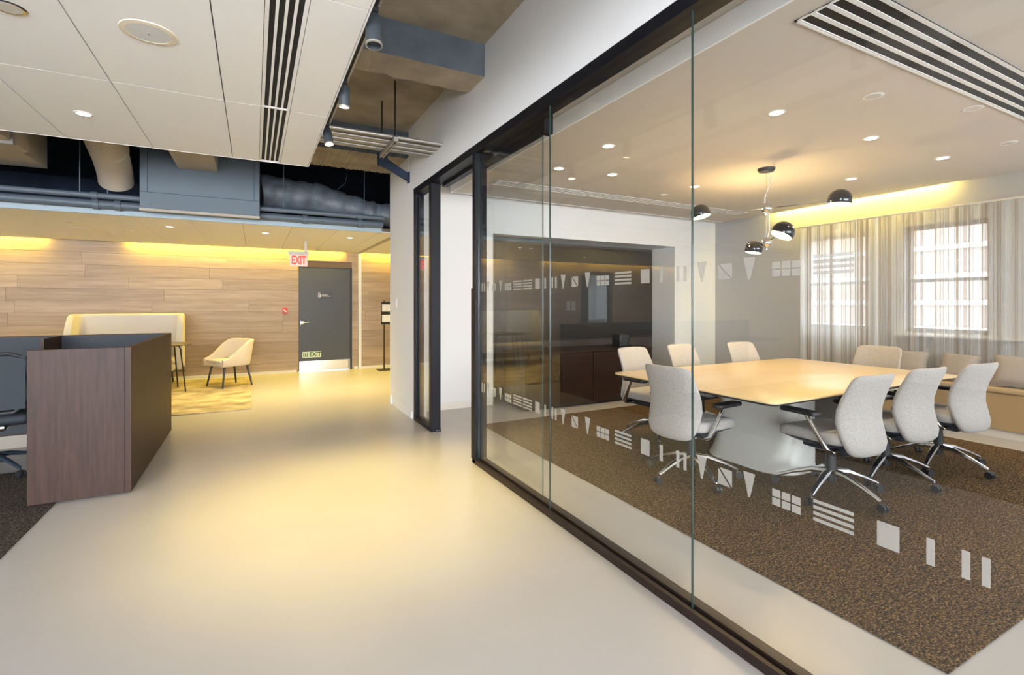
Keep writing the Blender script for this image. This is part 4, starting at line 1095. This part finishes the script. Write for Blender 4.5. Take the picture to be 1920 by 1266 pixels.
# credenza and the box on it
t = thing('credenza', 'low espresso veneer credenza before the dark wall niche', 'cabinet', (4.1, 5.75, 0))
o = t.location
MB(off=o).box(3.06, 5.47, 0.03, 5.18, 6.085, 0.725).build('cabinet_body', M['espresso'], t)
MB(off=o).box(3.04, 5.45, 0.725, 5.20, 6.09, 0.75).build('cabinet_top', M['espresso'], t, bevel=0.003, seg=1)
MB(off=o).box(3.10, 5.52, 0.0, 5.14, 6.05, 0.03).build('plinth', M['groove'], t)
for k in range(4):
    a = 3.065 + k*0.5275
    d_ = MB(off=o).box(a+0.004, 5.452, 0.04, a+0.5235, 5.47, 0.718).build('cabinet_door', M['espresso'], t)
    MB(off=o).box(a+0.02 if k % 2 else a+0.49, 5.440, 0.36, a+0.032 if k % 2 else a+0.502, 5.452, 0.50).build('door_pull', M['black_steel'], d_)
t = thing('desktop_speaker', 'small black speaker box standing on the credenza', 'speaker', (4.85, 5.75, 0.75))
MB(off=t.location).box(4.76, 5.66, 0.751, 4.94, 5.84, 0.93).build('speaker_body', M['black'], t, bevel=0.01)
MB(off=t.location).box(4.80, 5.655, 0.78, 4.90, 5.66, 0.90).build('speaker_grille', M['mesh_black'], t)
t = thing('wall_screen', 'large dark display mounted in the wall niche', 'screen', (4.6, ROOM_Y+ND-0.05, 0.8))
MB(off=t.location).box(2.96, ROOM_Y+ND-0.06, 0.80, 6.28, ROOM_Y+ND-0.022, 2.31).build('bezel', M['black'], t, bevel=0.004, seg=1)
MB(off=t.location).box(2.975, ROOM_Y+ND-0.063, 0.815, 6.265, ROOM_Y+ND-0.06, 2.295).build('display_panel', M['screen'], t)

# window bench with cushions
t = thing('window_bench', 'long tan bench running below the curtained windows', 'bench', (6.95, 2.4, 0))
o = t.location
MB(off=o).box(6.80, 0.2, 0.09, 7.08, 4.4, 0.46).build('bench_body', M['tan'], t)
MB(off=o).box(6.78, 0.18, 0.461, 7.09, 4.42, 0.52).build('seat_pad', M['tan'], t, bevel=0.02, seg=3)
MB(off=o).box(6.83, 0.22, 0.0, 7.08, 4.38, 0.088).build('plinth', M['soft_white'], t)
def cushion(y, lean, yaw, s, label):
    t = thing('cushion', label, 'cushion', (6.965, y, 0.525), yaw, 'cushions on the window bench')
    N = 14; vs_ = []; fs = []
    R = Matrix.Rotation(lean, 3, 'Y')
    for side in (1, -1):
        for i in range(N+1):
            for j in range(N+1):
                u, v = 2*i/N-1, 2*j/N-1
                pin = 1 - 0.06*(1-abs(u))*0 
                e = max(0.0, (1-u**4)*(1-v**4))
                w = 1 - 0.07*(1-u*u) * (abs(v)) ; h = 1 - 0.07*(1-v*v)*abs(u)
                p = Vector((side*0.075*e**0.55, u*s*0.5*h, v*s*0.5*w))
                p = R @ p; p.z += s*0.5*math.cos(lean)*1.02
                vs_.append(p)
    M_ = (N+1)**2
    for k in range(2):
        for i in range(N):
            for j in range(N):
                a = k*M_ + i*(N+1) + j
                fs.append((a, a+1, a+N+2, a+N+1) if k else (a, a+N+1, a+N+2, a+1))
    b = MB(); b.add(vs_, fs)
    b.build('cushion_cover', M['cushion'], t, smooth=True)
    ring = [(i, 0) for i in range(N)]
    pts = []
    for u, v in [(q/6-1, -1) for q in range(12)] + [(1, q/6-1) for q in range(12)] + [(1-q/6, 1) for q in range(12)] + [(-1, 1-q/6) for q in range(13)]:
        w = 1 - 0.07*(1-u*u)*abs(v); h = 1 - 0.07*(1-v*v)*abs(u)
        p = R @ Vector((0, u*s*0.5*h, v*s*0.5*w)); p.z += s*0.5*math.cos(lean)*1.02
        pts.append(p)
    MB().tube(pts, 0.005, 6).build('piping', M['cushion'], t, smooth=True)
for y, ln, yw, s, lb in ((2.08, 0.45, 0.10, 0.35, 'taupe cushion on the bench left of the last near chair'), (2.55, 0.6, -0.12, 0.35, 'taupe cushion second from the right on the bench'),
                      (3.0, 0.5, 0.15, 0.33, 'taupe cushion on the bench right of the end chair'), (3.42, 0.6, -0.1, 0.33, 'taupe cushion on the bench directly behind the end chair')):
    cushion(y, ln, yw, s, lb)

# sheer curtain on a rail
t = thing('sheer_curtain', 'sheer vertically banded curtain across the meeting room windows', 'curtain', (7.16, 2.0, 0.02))
o = t.location
def fold_panel(y0, y1, ph):
    n = int((y1-y0)/0.012); vs_ = []; fs = []
    for i in range(n+1):
        y = y0 + (y1-y0)*i/n
        x = 7.165 + 0.007*math.sin(y*52+ph) + 0.010*math.sin(y*23+1.3*ph)
        for z in (0.03, 1.2, 2.50): vs_.append((x, y, z))
    for i in range(n):
        for j in range(2): fs.append((i*3+j, (i+1)*3+j, (i+1)*3+j+1, i*3+j+1))
    b = MB(off=o); b.add(vs_, fs); return b
for y0, y1, ph in ((3.40, 4.47, 0.3), (1.70, 3.385, 1.9), (-0.4, 1.685, 4.0)):
    fold_panel(y0, y1, ph).build('curtain_panel', M['curtain_dense'] if y0 > 3.3 else M['curtain'], t, smooth=True)
MB(off=o).tube([(7.165, -0.45, 2.515), (7.165, 4.55, 2.515)], 0.012, 8).build('curtain_rail', M['soft_white'], t)

# ================================================================== OUTSIDE
tag(MB(off=(14, 3, -6)).box(7.6, -40, -6.2, 60, 45, -6.0).build('street', M['asphalt'], None), 'grey street below the meeting room windows', 'street', None, 'structure')
t = thing('brick_building', 'red brick building with pale bands seen through the curtain', 'building', (16, 3, -6))
o = t.location
MB(off=o).box(16, -30, -6, 30, 40, 4.6).build('brick_wall', M['brick'], t)
for z in (-4, -2.4, -0.8, -0.1, 0.65, 1.35, 2.05, 2.8, 3.6, 4.35): MB(off=o).box(15.93, -30, z, 16.0, 40, z+0.13).build('stone_band', M['stone'], t)
for k in range(14):
    for z in (-0.3, 1.25, 2.95):
        y = -16 + k*2.6
        if 3.0 < y < 9.0 and z > -1: continue
        w = MB(off=o).box(15.97, y, z, 15.995, y+1.1, z+0.95).build('window', M['pane_dark'], t)
        MB(off=o).box(15.93, y-0.08, z-0.12, 15.97, y+1.18, z).build('window_sill', M['stone'], w)
